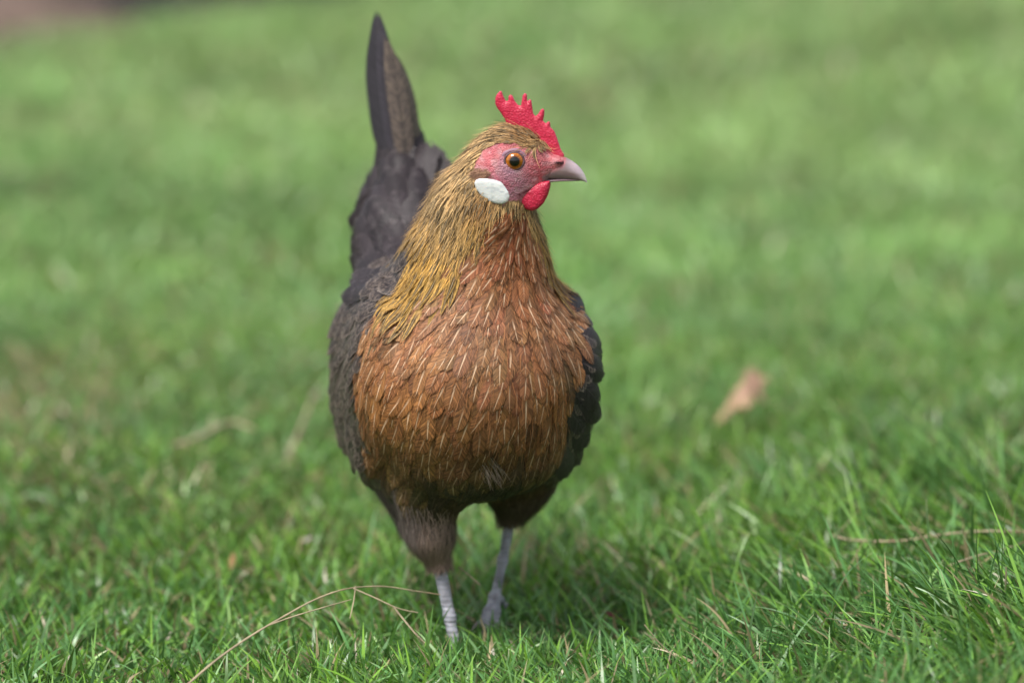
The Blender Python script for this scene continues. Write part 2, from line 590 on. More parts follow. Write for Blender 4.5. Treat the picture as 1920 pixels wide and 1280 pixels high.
head = [
    (ell(H(590, 680), (285 * zs, .0150, 225 * zs), hm(-12)), .010),
    (ell(H(560, 820), (215 * zs, .0125, 150 * zs), hm(-20)), .010),
    (cone(H(740, 700), H(930, 730), .0120, .0062), .008),
    (ell(H(965, 688), (62 * zs, .0078, 36 * zs), hm(-14)), .004),
    (ell(H(640, 560), (190 * zs, .0105, 120 * zs), hm(-25)), .010),
    (ell(H(700, 880), (150 * zs, .0080, 70 * zs), hm(25)), .008),
]
def flat_lat(f, k):    # squeeze sideways
    return f
# legs: drumstick, shank, toes
HOCK_A, FOOT_A = P(822, 1052, .012), P(858, 1243, -.010)
HOCK_B, FOOT_B = P(957, 968, .070), P(928, 1120, .052)
legs_up = [
    (cone(P(790, 850, .030), P(801, 930, .004), .033, .0158), .022),
    (cone(P(801, 930, .004), P(807, 1000, .006), .0158, .0122), .008),
    (cone(P(807, 1000, .006), HOCK_A, .0122, .0046), .008),
    (cone(P(768, 870, .048), P(776, 985, .034), .028, .0075), .010),
    (cone(P(975, 830, .060), P(972, 905, .068), .030, .0165), .03),
    (cone(P(972, 905, .068), HOCK_B, .0165, .0055), .012),
]
def toe(base, pts, r0, r1):
    out = []
    q = [np.asarray(base)] + [np.asarray(x) for x in pts]
    for i in range(len(q) - 1):
        a = r0 + (r1 - r0) * i / (len(q) - 1); b = r0 + (r1 - r0) * (i + 1) / (len(q) - 1)
        out.append((cone(q[i], q[i + 1], a, b), .003))
    return out
legs_low = []
for hk, ft, dirx in ((HOCK_A, FOOT_A, 1.0), (HOCK_B, FOOT_B, .84)):
    mid = (hk * .45 + ft * .55) + np.array([.0005, .001, 0])
    legs_low += [(cone(hk, mid, (.0045 * dirx), (.0035 * dirx)), .004), (cone(mid, ft, (.0035 * dirx), (.0038 * dirx)), .004)]
def ground_pt(x, y, dz=.004): return np.array([x, y, float(gh(x, y)) + dz])
TOES = []
for ft, heads in ((FOOT_A, R(0)),):
    for ang, ln in ((-38, .034), (2, .042), (40, .034), (175, .017)):
        a = heads + R(ang)
        d = np.array([math.sin(a), -math.cos(a), 0])
        p1 = ft + d * ln * .35 + np.array([0, 0, .0]); p1[2] = (ft[2] + gh(p1[0], p1[1]) + .005) / 2 + .002
        p2 = ft + d * ln * .72; p2[2] = gh(p2[0], p2[1]) + .005
        p3 = ft + d * ln; p3[2] = gh(p3[0], p3[1]) + .003
        TOES.append((p3, d))
        legs_low += toe(ft, [p1, p2, p3], .0044, .0024)

# the rear foot is just leaving the ground: its toes hang together
for a_, b_ in ((P(914, 1145, .045), P(898, 1172, .036)), (P(922, 1148, .044), P(912, 1182, .036)), (P(931, 1146, .046), P(930, 1176, .040)), (P(938, 1124, .060), P(946, 1136, .068))):
    d = unit((b_ - a_) * np.array([1, 1, 0]))
    TOES.append((b_, d))
    legs_low += toe(FOOT_B, [a_, b_], .0028, .0019)

f_torso = union(torso + head)
f_full = union(torso + head + legs_up + legs_low)
f_drape = union(torso + legs_up)
f_all_up = union(torso + head + legs_up)

lo = (-.165, -.145, -.012); hi = (.105, .240, .372)
BV, BQ = surface_nets(f_full, lo, hi, .0013, coarse=4)
BV = project(f_full, BV, 0.0, 1)
_, BN = grad(f_full, BV)
BN = unit(BN)

# ---- colours of the plumage, by where they grow; belly browns include some shade
GOLD = np.array([.60, .35, .10]); GOLD2 = np.array([.60, .40, .19]); ORANGE = np.array([.37, .145, .046])
SALMON = np.array([.44, .195, .085]); UMBER = np.array([.20, .095, .042]); OLIVE = np.array([.060, .045, .027])
SLATE = np.array([.038, .029, .033]); WINGB = np.array([.032, .021, .018]); THIGH = np.array([.21, .15, .12])
SHANK = np.array([.37, .37, .42])

def lerp(a, b, t): return a + (b - a) * t[:, None]

def in_poly(x, y, poly):
    c = np.zeros(len(x), bool)
    n = len(poly)
    for i in range(n):
        x1, y1 = poly[i]; x2, y2 = poly[(i + 1) % n]
        k = ((y1 > y) != (y2 > y)) & (x < (x2 - x1) * (y - y1) / ((y2 - y1) if y2 != y1 else 1e-9) + x1)
        c ^= k
    return c

FACE = [(325, 720), (345, 650), (390, 590), (450, 545), (530, 512), (640, 525), (730, 565), (800, 600), (835, 560), (900, 500), (1000, 560), (1060, 700), (1060, 880),
        (900, 900), (820, 960), (700, 1000), (625, 985), (590, 990), (560, 1010), (440, 985), (360, 900), (345, 800)]
def is_face(p):
    X, Y, lat = head_coords(p)
    near = (np.linalg.norm(p - H(650, 720), axis=1) < .048) & (np.abs(lat) < .022)
    return in_poly(X, Y, FACE) & near & (np.abs(lat) > .001)

NECK_AX = [P(888, 575, .005), P(899, 470, -.018), P(905, 385, -.032), P(925, 320, -.038), P(945, 290, -.04)]
def neck_dist(p):
    d = np.full(len(p), 9.)
    for a, b in zip(NECK_AX[:-1], NECK_AX[1:]):
        ab = b - a; t = np.clip((p - a) @ ab / (ab @ ab), 0, 1)
        d = np.minimum(d, np.linalg.norm(p - a - t[:, None] * ab, axis=1))
    return d

ORANGE_POLY = [(948, 392), (985, 398), (1000, 440), (1026, 500), (1048, 545), (1059, 600), (1064, 720), (1058, 790), (1046, 850), (1060, 960),
               (680, 960), (690, 850), (680, 790), (672, 720), (680, 650), (712, 596), (745, 585), (800, 562), (850, 515), (905, 450)]
def region(p, n):
    """0 face, 1 hackle, 2 breast, 3 wing, 4 back/saddle, 5 leg, 6 bare shank"""
    px, py = proj(p)
    front = (n @ unit(CAM - p.mean(0))) > -.1
    r = np.full(len(p), 4)
    side = (p - P(872, 705, .045)) @ SD
    r[(np.abs(side) > .045) & (py > 545)] = 3
    r[(p[:, 2] < .150) & ~front] = 2
    r[(py + (vnoise(p, 120) - .5) * 14 < 580) & (neck_dist(p) < .057) & (p[:, 1] < .075)] = 1
    r[front & (px > 730) & (px < 830) & (py > 480) & (py < 588) & (p[:, 1] < .06)] = 1
    r[front & (r == 1) & (py > 440) & (px < 762 - (py - 490) * .42)] = 3
    r[(r == 1) & (py > 430) & ((p[:, 1] > .045) | (px < 772 - (py - 490) * .42) | ((px > 1046) & (py > 500)))] = 3
    jit = (vnoise(p, 90) - .5) * 26
    r[front & in_poly(px + jit, py + jit, ORANGE_POLY) & (p[:, 1] < .075)] = 2
    r[(r == 2) & (p[:, 0] > 0) & (py > 560) & (py < 850) & (torso[8][0](p) < torso[1][0](p) - .0035) & (torso[8][0](p) < torso[0][0](p) - .0015)] = 3
    leg = f_leg_only(p) < f_torso(p) - .001
    r[leg & (p[:, 2] < .125)] = 5
    r[is_face(p)] = 0
    lowA = (p[:, 2] < HOCK_A[2] + .004) & (p[:, 0] < -.02)
    lowB = (p[:, 2] < HOCK_B[2] + .003) & (p[:, 0] >= -.02)
    r[lowA | lowB] = 6
    return r
f_leg_only = union([(legs_up[0][0], 0)] + legs_up[1:])

def face_colour(p):
    X, Y, lat = head_coords(p)
    n1 = vnoise(p, 420)[:, None]; n2 = vnoise(p, 900)[:, None]
    pink = np.array([.54, .165, .175]); red = np.array([.56, .06, .10]); mauve = np.array([.30, .185, .25]); pale = np.array([.60, .38, .40])
    c = np.broadcast_to(pink, (len(p), 3)).copy()
    up = smooth(640, 480, Y + (X - 800) * -.35) * smooth(600, 860, X)
    c = lerp(c, red, up * .9)
    c = lerp(c, red, smooth(160, 40, np.hypot(X - 840, (Y - 760) * 1.2)) * .45)
    c = lerp(c, mauve, smooth(230, 60, np.hypot((X - 600) * .8, Y - 860)) * .6)
    c = lerp(c, mauve, smooth(120, 88, np.hypot(X - 622, (Y - 680) * 1.15)) * .5)
    c = lerp(c, red, smooth(60, 10, np.abs(np.hypot(X - 600, Y - 690) - 165)) * smooth(740, 560, X) * .35)
    c = lerp(c, pale, smooth(.5, .8, n1[:, 0]) * .40)
    c = c * (.8 + .4 * n2)
    c = lerp(c, np.array([.30, .215, .225]), smooth(-12, 14, Y - 735 - (1030 - X) * .36) * smooth(842, 832, Y) * (X > 850) * (X < 1060))
    slit = np.hypot((X - 985 - (Y - 690) * .6) / 42, (Y - 697 - (X - 980) * .15) / 13)
    c = lerp(c, np.array([.05, .015, .02]), smooth(1.1, .7, slit))
    crease = np.abs(Y - (935 - (X - 690) * .48 + ((X - 760) / 90) ** 2 * 2))
    c = lerp(c, np.array([.16, .02, .04]), smooth(13, 3, crease) * ((X > 670) & (X < 870)))
    return c

def plume_colour(p, r):
    px, py = proj(p)
    c = np.zeros((len(p), 3))
    n = vnoise(p, 35)
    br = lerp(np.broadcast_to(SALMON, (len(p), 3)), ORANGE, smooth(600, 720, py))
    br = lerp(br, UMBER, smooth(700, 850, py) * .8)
    br = lerp(br, OLIVE, smooth(810, 890, py + (px - 880) * .14))  # belly: real dark brown plus underside shade painted into the tint
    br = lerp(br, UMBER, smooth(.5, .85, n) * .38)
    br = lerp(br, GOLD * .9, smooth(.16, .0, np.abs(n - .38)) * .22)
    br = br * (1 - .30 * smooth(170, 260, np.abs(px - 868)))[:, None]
    br = lerp(br, br * .45, smooth(.66, .86, vnoise(p, 140)))
    red = np.exp(-((px - 960) / 55.) ** 2) * smooth(600, 430, py)
    br = lerp(br, np.array([.36, .105, .035]), red * .75)
    hk = lerp(np.broadcast_to(GOLD2, (len(p), 3)), GOLD, smooth(330, 500, py + (vnoise(p, 50) - .5) * 160))
    hk = lerp(hk, np.array([.64, .37, .07]), np.exp(-(((px - 815) / 60) ** 2 + ((py - 510) / 45) ** 2)) * .5)
    hk = lerp(hk, np.array([.30, .13, .04]), np.exp(-(((px - 905) / 26) ** 2 + ((py - 385) / 30) ** 2)) * .75)
    hk = lerp(hk, np.array([.21, .17, .12]), smooth(545, 590, py) * smooth(850, 780, px) * .65)
    hk = lerp(hk, np.array([.24, .11, .035]), np.exp(-(((px - 985) / 36) ** 2 + ((py - 258) / 24) ** 2)) * .9)
    for k, col in ((1, hk), (2, br)):
        c[r == k] = col[r == k]
    c[r == 3] = lerp(np.broadcast_to(WINGB, (len(p), 3)), SLATE, n)[r == 3]
    c[r == 4] = SLATE
    th = lerp(np.broadcast_to(THIGH, (len(p), 3)), OLIVE * 1.2, smooth(.018, .040, p[:, 1]) * .9)
    th = lerp(th, np.array([.115, .098, .092]), smooth(800, 765, px) * smooth(1020, 960, py) * .7)
    th = lerp(th, np.array([.33, .22, .17]), np.exp(-(((px - 825) / 30) ** 2 + ((py - 1015) / 28) ** 2)) * .6)
    c[r == 5] = th[r == 5]
    return c

reg = region(BV, BN)
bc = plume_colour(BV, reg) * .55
fc = face_colour(BV)
bc[reg == 0] = fc[reg == 0]
sh = reg == 6
zz = BV[:, 2]
band = .5 + .5 * np.sin(zz * 2 * np.pi / .0030 + 5 * vnoise(BV, 120))
bc[sh] = (SHANK * (.80 + .16 * band[:, None] + .75 * (vnoise(BV, 260)[:, None] - .5)))[sh]
skinmask = np.stack([(reg == 0) * 1., sh * 1., band], -1)

def skin_bump(B):
    g = B.t.nodes.new('ShaderNodeNewGeometry').outputs['Position']
    vo = B.n('ShaderNodeTexVoronoi', Scale=900.); B.l(g, vo.inputs['Vector'])
    nz = B.noise(g, 420, 3, .6)
    h = B.math('ADD', B.math('MULTIPLY', vo.outputs['Distance'], -.7), nz)
    sp = B.t.nodes.new('ShaderNodeSeparateColor'); B.l(B.attr('mask').outputs['Color'], sp.inputs[0])
    h = B.math('ADD', B.math('MULTIPLY', h, sp.outputs[0]), B.math('MULTIPLY', B.math('MULTIPLY', sp.outputs[1], sp.outputs[2]), .6))
    return B.bump(h, .8, .0009)

hen = thing('hen', 'golden necked brown hen with red comb and white ear lobe standing on the lawn', 'hen', (-.03, .02, 0))
body_mat = tint_material('hen_skin', rough=.5, bump=skin_bump, spec=.4, sss=.12)
mesh_np('body', BV, BQ, body_mat, hen, cols={'tint': bc, 'mask': skinmask})

# ================================================================== HEN : feathers
def poisson(idx, P3, rad, rng):
    """greedy blue-noise pick from candidate vertices; rad per vertex"""
    order = rng.permutation(idx)
    cell = float(rad[idx].max())
    grid = {}
    keep = []
    K = np.floor(P3 / cell).astype(int)
    for i in order:
        k = K[i]; r2 = rad[i] ** 2; ok = True; p = P3[i]
        for a in (-1, 0, 1):
            for b in (-1, 0, 1):
                for c in (-1, 0, 1):
                    for j in grid.get((k[0] + a, k[1] + b, k[2] + c), ()):
                        q = P3[j]
                        if (p[0]-q[0])**2 + (p[1]-q[1])**2 + (p[2]-q[2])**2 < r2:
                            ok = False; break
                    if not ok: break
                if not ok: break
            if not ok: break
        if ok:
            keep.append(i); grid.setdefault((k[0], k[1], k[2]), []).append(i)
    return np.array(keep)

FC = H(700, 640)
TH = P(955, 425, -.03)
def flow_neck(p):
    d = unit(p - FC) + np.array([-.05, .05, -.95]) * smooth(.01, .05, np.linalg.norm(p - FC, axis=1))[:, None]
    px, py = proj(p)
    out = unit(p - P(900, 330, -.02)) * np.array([1, 1, .2])
    return unit(d + out * .55 * smooth(380, 520, py)[:, None])
def flow_breast(p):
    d = unit(p - TH)
    k = np.exp(-(np.linalg.norm(p - TH, axis=1) / .030) ** 2)[:, None]
    d = d * (1 - .75 * k) + np.array([-.05, 0, -1.]) * k * 1.1
    d = unit(d * np.array([1.3, 1.0, 1]) + np.array([.0, .12, -.05]))
    d[:, 2] = np.where(p[:, 2] > TH[2] - .02, np.minimum(d[:, 2], -.5), d[:, 2])
    return unit(d)
def flow_wing(p):
    s = np.sign((p - P(872, 705, .045)) @ SD)
    return unit(np.broadcast_to(BK * .55 + UPV * -.85, p.shape) + SD * .1 * s[:, None])
def flow_back(p):
    t = smooth(.05, .12, p[:, 1])[:, None]
    return unit(BK * 1.0 + UPV * (-.25 + 1.0 * t) + SD * 0)
def flow_leg(p):
    return np.broadcast_to(np.array([.10, -.05, -1.]), p.shape)

def prof_round(v): return (.38 + .62 * smooth(0, .4, v)) * np.sqrt(np.maximum(1 - np.clip((v - .62) / .385, 0, 1) ** 2, 0)) + .01
def prof_lance(v): return (.45 + .55 * smooth(0, .3, v)) * (1 - np.clip((v - .3) / .7, 0, 1) ** 1.9) + .02
def prof_strand(v): return (1 - v ** 2) + .03
def prof_point(v): return (.30 + .70 * smooth(0, .3, v)) * (1 - np.clip((v - .50) / .50, 0, 1) ** 2.2) + .015
def prof_long(v): return (.30 + .70 * smooth(0, .35, v)) * np.sqrt(np.maximum(1 - np.clip((v - .80) / .205, 0, 1) ** 2.2, 0)) + .01

def drape(name, roots, L, W, flow, tint, mat, parent, f=f_all_up, nseg=8, nu=5, lift=.003, base=.0006, crown=.25, prof=prof_round,
          jit=.12, mom=.35, flare=0.0, seed=3):
    r = np.random.default_rng(seed)
    n = len(roots)
    if n == 0: return None
    L = np.broadcast_to(L, (n,)) * r.uniform(.82, 1.15, n); W = np.broadcast_to(W, (n,)) * r.uniform(.85, 1.15, n)
    lift = np.broadcast_to(lift, (n,)) * r.uniform(.5, 1.5, n); base = np.broadcast_to(base, (n,)) * r.uniform(.3, 1.7, n)
    q = roots.copy()
    ang = r.normal(0, jit, n)
    curl = r.normal(0, jit * .5, n)
    tprev = None
    us = np.linspace(-1, 1, nu)
    allv = []
    for i in range(nseg + 1):
        v = i / nseg
        _, nn = grad(f, q); nn = unit(nn)
        t = flow(q); t = t - (t * nn).sum(1, keepdims=True) * nn; t = unit(t)
        b = np.cross(nn, t)
        a = (ang + curl * v)[:, None]
        t = unit(t * np.cos(a) + b * np.sin(a))
        if tprev is not None: t = unit(t * (1 - mom) + tprev * mom)
        tprev = t
        b = unit(np.cross(nn, t))
        wv = W * .5 * float(prof(np.array(v)))
        h = base + lift * v ** 1.3
        row = []
        for u in us:
            x = q + b * (u * wv)[:, None]
            hh = h - crown * (u * u) * wv * .35
            x = project(f, x, hh, 1)
            if flare: x = x + nn * (flare * L * v ** 3)[:, None]
            row.append(x)
        allv.append(np.stack(row, 1))
        q = q + t * (L / nseg)[:, None]
        q = project(f, q, h, 1)
    V = np.stack(allv, 1)     # n, nseg+1, nu, 3
    return feather_mesh(name, V, L, W, prof, tint, mat, parent, r)

def feather_mesh(name, V, L, W, prof, tint, mat, parent, r):
    n, R1, nu, _ = V.shape
    us = np.linspace(-1, 1, nu); vsn = np.linspace(0, 1, R1)
    un = np.broadcast_to(us[None, None, :], (n, R1, nu)); vn = np.broadcast_to(vsn[None, :, None], (n, R1, nu))
    pw = np.array([float(prof(np.array(x))) for x in vsn])
    wmm = np.abs(us)[None, None, :] * pw[None, :, None] * (W * 500)[:, None, None]
    lmm = vsn[None, :, None] * (L * 1000)[:, None, None] + (r.integers(0, 400, n) * 60.)[:, None, None]
    mm = np.stack([wmm, np.broadcast_to(lmm, wmm.shape)], -1)
    tc = np.concatenate([tint, r.random((n, 1))], 1)
    tc = np.broadcast_to(tc[:, None, None, :], (n, R1, nu, 4))
    st = R1 * nu
    b0 = np.arange(n)[:, None, None] * st; i = np.arange(R1 - 1)[None, :, None] * nu; j = np.arange(nu - 1)[None, None, :]
    a = b0 + i + j
    Q = np.stack([a, a + 1, a + 1 + nu, a + nu], -1).reshape(-1, 4)
    return mesh_np(name, V.reshape(-1, 3), Q, mat, parent, cols={'tint': tc.reshape(-1, 4)},
                   uvs={'n': np.stack([un, vn], -1).reshape(-1, 2), 'mm': mm.reshape(-1, 2)})

M_hackle = feather_material('hackle_feather', shaft_col=(.80, .66, .42), shaft_w=.30, shaft_amt=.75, streak_amt=.8, streak=(.03, .018, .012), streak_w=.52, streak_v=(.20, .45),
                            fray=.30, barb=.38, edge=(.68, .50, .24), edge_amt=.35, tipfray=.16)
M_breast = feather_material('breast_feather', shaft_col=(.86, .60, .39), shaft_w=1.25, shaft_amt=.95, shaft_v=(.34, .60),
                            fray=.35, barb=.62, tipfray=.30, spec=.45, rough=.55)
M_wing = feather_material('wing_feather', shaft_col=(.34, .28, .25), shaft_w=.7, shaft_amt=.7, edge=(.24, .19, .16), edge_amt=.9, fray=.14, barb=.5, mottle=.40, tipfray=.12, rough=.42, spec=.45)
M_back = feather_material('saddle_feather', shaft_col=(.2, .17, .17), shaft_w=.35, shaft_amt=.4, edge=(.13, .105, .11), edge_amt=.5, fray=.3, barb=.55, tipfray=.25, rough=.46, spec=.4)
M_tail = feather_material('tail_feather', shaft_col=(.22, .18, .17), shaft_w=.9, shaft_amt=.7, shaft_v=(0, .1), fray=.10, barb=.25, barb_scale=1.0, tipfray=.03, rough=.42, spec=.5)
M_tailm = feather_material('mottled_tail_feather', shaft_col=(.05, .045, .045), shaft_w=.9, shaft_amt=.7, shaft_v=(0, .1), fray=.10, barb=.25, barb_scale=1.0, tipfray=.03, mottle=.75, rough=.5)
M_fluff = feather_material('fluff_strand', shaft_amt=0., fray=0., barb=.25, tipfray=0.)

cand_reg = reg.copy()
def pick(k, spacing, seed, extra=None):
    idx = np.where((cand_reg == k) if extra is None else ((cand_reg == k) & extra))[0]
    rad = spacing(BV) if callable(spacing) else np.full(len(BV), spacing)
    return poisson(idx, BV, rad, np.random.default_rng(seed))

pxv, pyv = proj(BV)
dface = np.linalg.norm(BV - H(560, 760), axis=1)

# wing coverts, one part per side
side_v = (BV - P(872, 705, .045)) @ SD
for s, sd_ in ((-1, 31), (1, 32)):
    idx = pick(3, .0080 if s < 0 else .0058, sd_, (side_v * s > 0))
    t = plume_colour(BV[idx], np.full(len(idx), 3)) * (1.0 if s < 0 else 1.9) * np.random.default_rng(sd_).uniform(.7, 1.35, (len(idx), 1))
    drape('wing', BV[idx], .029 if s < 0 else .024, .0165 if s < 0 else .0115, flow_wing, t, M_wing, hen, lift=.0032 if s < 0 else .0018, seed=sd_, flare=.0, crown=.3)
idx = pick(4, .0085, 33)
t = np.broadcast_to(SLATE, (len(idx), 3)) * np.random.default_rng(5).uniform(.7, 1.3, (len(idx), 1))
lowq = BV[idx][:, 2] < .150
for nm, q_ in (('saddle_plumage', ~lowq), ('vent_plumage', lowq)):
    drape(nm, BV[idx][q_], .042, .019, flow_back, t[q_], M_back, hen, lift=.0042, seed=6, flare=.02, nseg=9, crown=.3)

# breast
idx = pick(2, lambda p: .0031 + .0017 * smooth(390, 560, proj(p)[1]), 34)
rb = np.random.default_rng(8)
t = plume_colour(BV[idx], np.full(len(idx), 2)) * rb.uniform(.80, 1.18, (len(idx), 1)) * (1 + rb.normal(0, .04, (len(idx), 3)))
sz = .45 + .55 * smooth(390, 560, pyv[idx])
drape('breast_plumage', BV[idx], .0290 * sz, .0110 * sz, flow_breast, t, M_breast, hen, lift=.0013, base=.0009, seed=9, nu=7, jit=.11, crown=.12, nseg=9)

# hackle: small by the face, long on the cape
sp_h = lambda p: .0016 + .0026 * smooth(.015, .08, np.linalg.norm(p - H(560, 760), axis=1))
idx = pick(1, sp_h, 35)
d_ = np.linalg.norm(BV[idx] - H(560, 760), axis=1)
kk = smooth(.015, .085, d_)
rb = np.random.default_rng(12)
t = plume_colour(BV[idx], np.full(len(idx), 1)) * rb.uniform(.7, 1.3, (len(idx), 1))
drape('neck_hackle', BV[idx], .0065 + .0245 * kk - .003 * (proj(BV[idx])[0] > 975) * (kk < .35), .0023 + .0044 * kk, flow_neck, t, M_hackle, hen, lift=.0008 + .0014 * kk, base=.0004 + .0008 * kk, prof=prof_lance, seed=13, jit=.10, nseg=7, nu=5)

# legs and belly fluff
idx = pick(5, .0042, 36)
rb = np.random.default_rng(14)
t = plume_colour(BV[idx], np.full(len(idx), 5)) * rb.uniform(.6, 1.3, (len(idx), 1))
for s_ in (-1, 1):
    q_ = (BV[idx][:, 0] + .02) * s_ > 0
    hk_ = HOCK_A if s_ < 0 else HOCK_B
    drape('thigh_plumage', BV[idx][q_], np.clip((BV[idx][q_][:, 2] - hk_[2]) * 1.0 + .008, .011, .024), .0085, flow_leg, t[q_], M_back, hen, f=f_full, lift=.0024 * np.clip((BV[idx][q_][:, 2] - hk_[2]) / .035, .15, 1), base=.0004, seed=15, jit=.16, prof=prof_lance)

def strands(name, idx, n, L, W, flow, tintf, lift, seed, jit=.25, f=None, flare=.04, nseg=6):
    r = np.random.default_rng(seed)
    ii = r.choice(idx, n)
    p = BV[ii] + r.normal(0, .0008, (n, 3))
    t = tintf(p) * r.uniform(.6, 1.5, (n, 1))
    return drape(name, p, L(p) if callable(L) else L, W, flow, t, M_fluff, hen, f=f or f_all_up, nseg=nseg, nu=2, lift=lift, base=.0012, prof=prof_strand, jit=jit, seed=seed, flare=flare)
strands('thigh_fluff', np.where(reg == 5)[0], 5200, lambda p: np.clip((p[:, 2] - np.where(p[:, 0] < -.02, HOCK_A[2], HOCK_B[2])) * 1.0 + .009, .012, .026), .00045, flow_leg, lambda p: plume_colour(p, np.full(len(p), 5)) * 1.5, .0028, 41, f=f_full, flare=.03, jit=.2)
strands('breast_fluff', np.where(reg == 2)[0], 3400, .013, .00036, flow_breast, lambda p: plume_colour(p, np.full(len(p), 2)) * np.where(vnoise(p, 800) > .62, .35, 1.2)[:, None], .0026, 42, flare=.015, jit=.14)
strands('hackle_fluff', np.where(reg == 1)[0], 3600, .012, .00032, flow_neck, lambda p: plume_colour(p, np.full(len(p), 1)) * np.where(vnoise(p, 700) > .60, .08, 1.35)[:, None], .0030, 43, flare=.05, jit=.16)

strands('wing_filament', np.where((reg == 3) & (side_v < 0))[0], 420, .011, .00036, flow_wing, lambda p: np.broadcast_to(np.array([.24, .19, .165]), p.shape), .0036, 44, flare=.02, jit=.3)
strands('wing_filament', np.where((reg == 3) & (side_v > 0))[0], 160, .009, .00030, flow_wing, lambda p: np.broadcast_to(np.array([.16, .12, .10]), p.shape), .0036, 45, flare=.02, jit=.3)
tq = np.where((reg == 2) & (BV[:, 1] < .03) & (((pxv - 912) / 22) ** 2 + ((pyv - 868) / 16) ** 2 < 1))[0]
if len(tq):
    strands('belly_tuft', tq, 48, .014, .00036, lambda p: np.broadcast_to(np.array([.40, -.1, -.9]), p.shape), lambda p: np.broadcast_to(np.array([.26, .20, .155]), p.shape), .0038, 46, flare=.05, jit=.15)
# ---- tail: long stiff feathers in a steep folded tent
tail = bpy.data.objects.new('tail', None); COL.objects.link(tail); tail.parent = hen
tail.matrix_parent_inverse = hen.matrix_basis.inverted()
def long_feather(name, root, tip, face, L_w, mat, tintc, parent, bend=(0, 0, 0), cup=.18, seed=0, prof=prof_long, nseg=16, nu=7, twist=0.):
    """root/tip points, face = direction the vane looks"""
    r = np.random.default_rng(seed)
    root = np.asarray(root); tip = np.asarray(tip); bend = np.asarray(bend); face = np.asarray(face, float)
    L = np.linalg.norm(tip - root)
    us = np.linspace(-1, 1, nu)
    rows = []
    for i in range(nseg + 1):
        v = i / nseg
        c = root + (tip - root) * v + bend * (4 * v * (1 - v))
        t = unit((tip - root) + bend * 4 * (1 - 2 * v))
        fc = unit(face - (face @ t) * t)
        b = np.cross(t, fc)
        wv = L_w * .5 * float(prof(np.array(v)))
        rows.append(np.stack([c + b * (u * wv) - fc * (cup * u * u * wv) for u in us]))
    V = np.stack(rows)[None]
    return feather_mesh(name, V, np.array([L]), np.array([L_w]), prof, np.array([tintc]), mat, parent, r)

DT = np.array([.058, .052, .066])
tf = [
    # root px,py,Y   tip px,py,Y   face              width  mat   tint
    ((738, 330, .170), (702, 40, .178), (-.62, -.75, 0), .028, M_tail, DT * .9, (-.003, 0, 0)),
    ((742, 330, .166), (706, 14, .172), (-.35, -.9, 0), .024, M_tail, DT * .75, (-.002, 0, 0)),
    ((734, 335, .176), (700, 70, .186), (-.85, -.45, 0), .028, M_tail, DT * 1.0, (-.004, 0, 0)),
    ((730, 335, .184), (700, 120, .196), (-.9, -.35, 0), .026, M_tail, DT * .8, (-.004, 0, 0)),
    ((752, 330, .164), (712, 40, .166), (.15, -1, 0), .017, M_tail, DT * 1.2, (.0005, 0, 0)),
    ((764, 332, .158), (722, 62, .160), (.40, -.90, 0), .016, M_tailm, np.array([.13, .105, .095]), (.002, 0, 0)),
    ((772, 340, .166), (738, 95, .170), (.72, -.70, 0), .026, M_tailm, np.array([.12, .10, .09]), (.003, 0, 0)),
    ((770, 345, .183), (744, 128, .192), (.85, -.5, 0), .027, M_tail, DT, (.003, 0, 0)),
    ((776, 350, .190), (760, 180, .200), (.9, -.4, 0), .027, M_tail, DT * .8, (.003, 0, 0)),
]
for k, (a, b, fc, wd, mt_, tc, bd) in enumerate(tf):
    long_feather('tail_feather', P(*a), P(*b), fc, wd, mt_, tc, tail, bend=bd, seed=50 + k, prof=prof_point)
# shorter coverts wrapping the tail base
rt = np.random.default_rng(77)
cov = []
for k in range(46):
    s = rt.uniform(-1, 1)
    ay = rt.uniform(330, 470)
    half = 20 + (ay - 330) * .36
    ax_ = 768 + s * half + (ay - 330) * -.16
    Y0 = .150 + .02 * abs(s) - (ay - 330) * .00012
    ln = rt.uniform(95, 150)
    bx = ax_ * .6 + 744 * .4 + s * 12 + rt.normal(0, 6); by = ay - ln
    lo_ = by < 240 and abs(bx - 745) > 35
    if lo_: by = 250 + rt.uniform(0, 40)
    fc = unit(np.array([s * 1.1, -1.0, .15]))
    long_feather('tail_covert', P(ax_, ay, Y0), P(bx, by, Y0 + .02), fc, rt.uniform(.012, .018), M_back, SLATE * rt.uniform(.75, 1.35), tail,
                 bend=(s * .004, -.003, 0), seed=100 + k, nseg=8, nu=5)
# drooping side feathers of the saddle, left outline
for k, (a, b) in enumerate([((700, 400, .135), (658, 436, .150)), ((706, 430, .12), (664, 468, .14)), ((712, 370, .14), (672, 412, .155)),
                            ((782, 400, .14), (806, 262, .165)), ((800, 420, .14), (832, 290, .165)), ((790, 400, .15), (820, 272, .17)), ((812, 430, .13), (846, 318, .155))]):
    long_feather('tail_covert', P(*a), P(*b), (-.3, -1, .2), .018, M_back, SLATE * 1.1, tail, seed=180 + k, nseg=8, nu=5, bend=(0, -.002, .004))

# flight feather tips showing under each folded wing
for s, pts in ((-1, [((672, 700, .03), (690, 862, .075)), ((668, 690, .04), (680, 846, .09)), ((664, 680, .05), (668, 828, .10)), ((682, 720, .02), (704, 852, .06))]),
               (1, [((1050, 720, .04), (1076, 836, .085)), ((1052, 710, .05), (1084, 822, .10)), ((1046, 730, .03), (1064, 832, .07))])):
    for k, (a, b) in enumerate(pts):
        long_feather('flight_feather', P(*a), P(*b), (s * 1.0, -.55 if s < 0 else -.25, -.1), .020 if s < 0 else .015, M_tail, np.array([.055, .042, .038]) * (1 + .15 * k), hen,
                     bend=(s * (.005 if s < 0 else .002), 0, 0), seed=200 + k, nseg=10, nu=5)

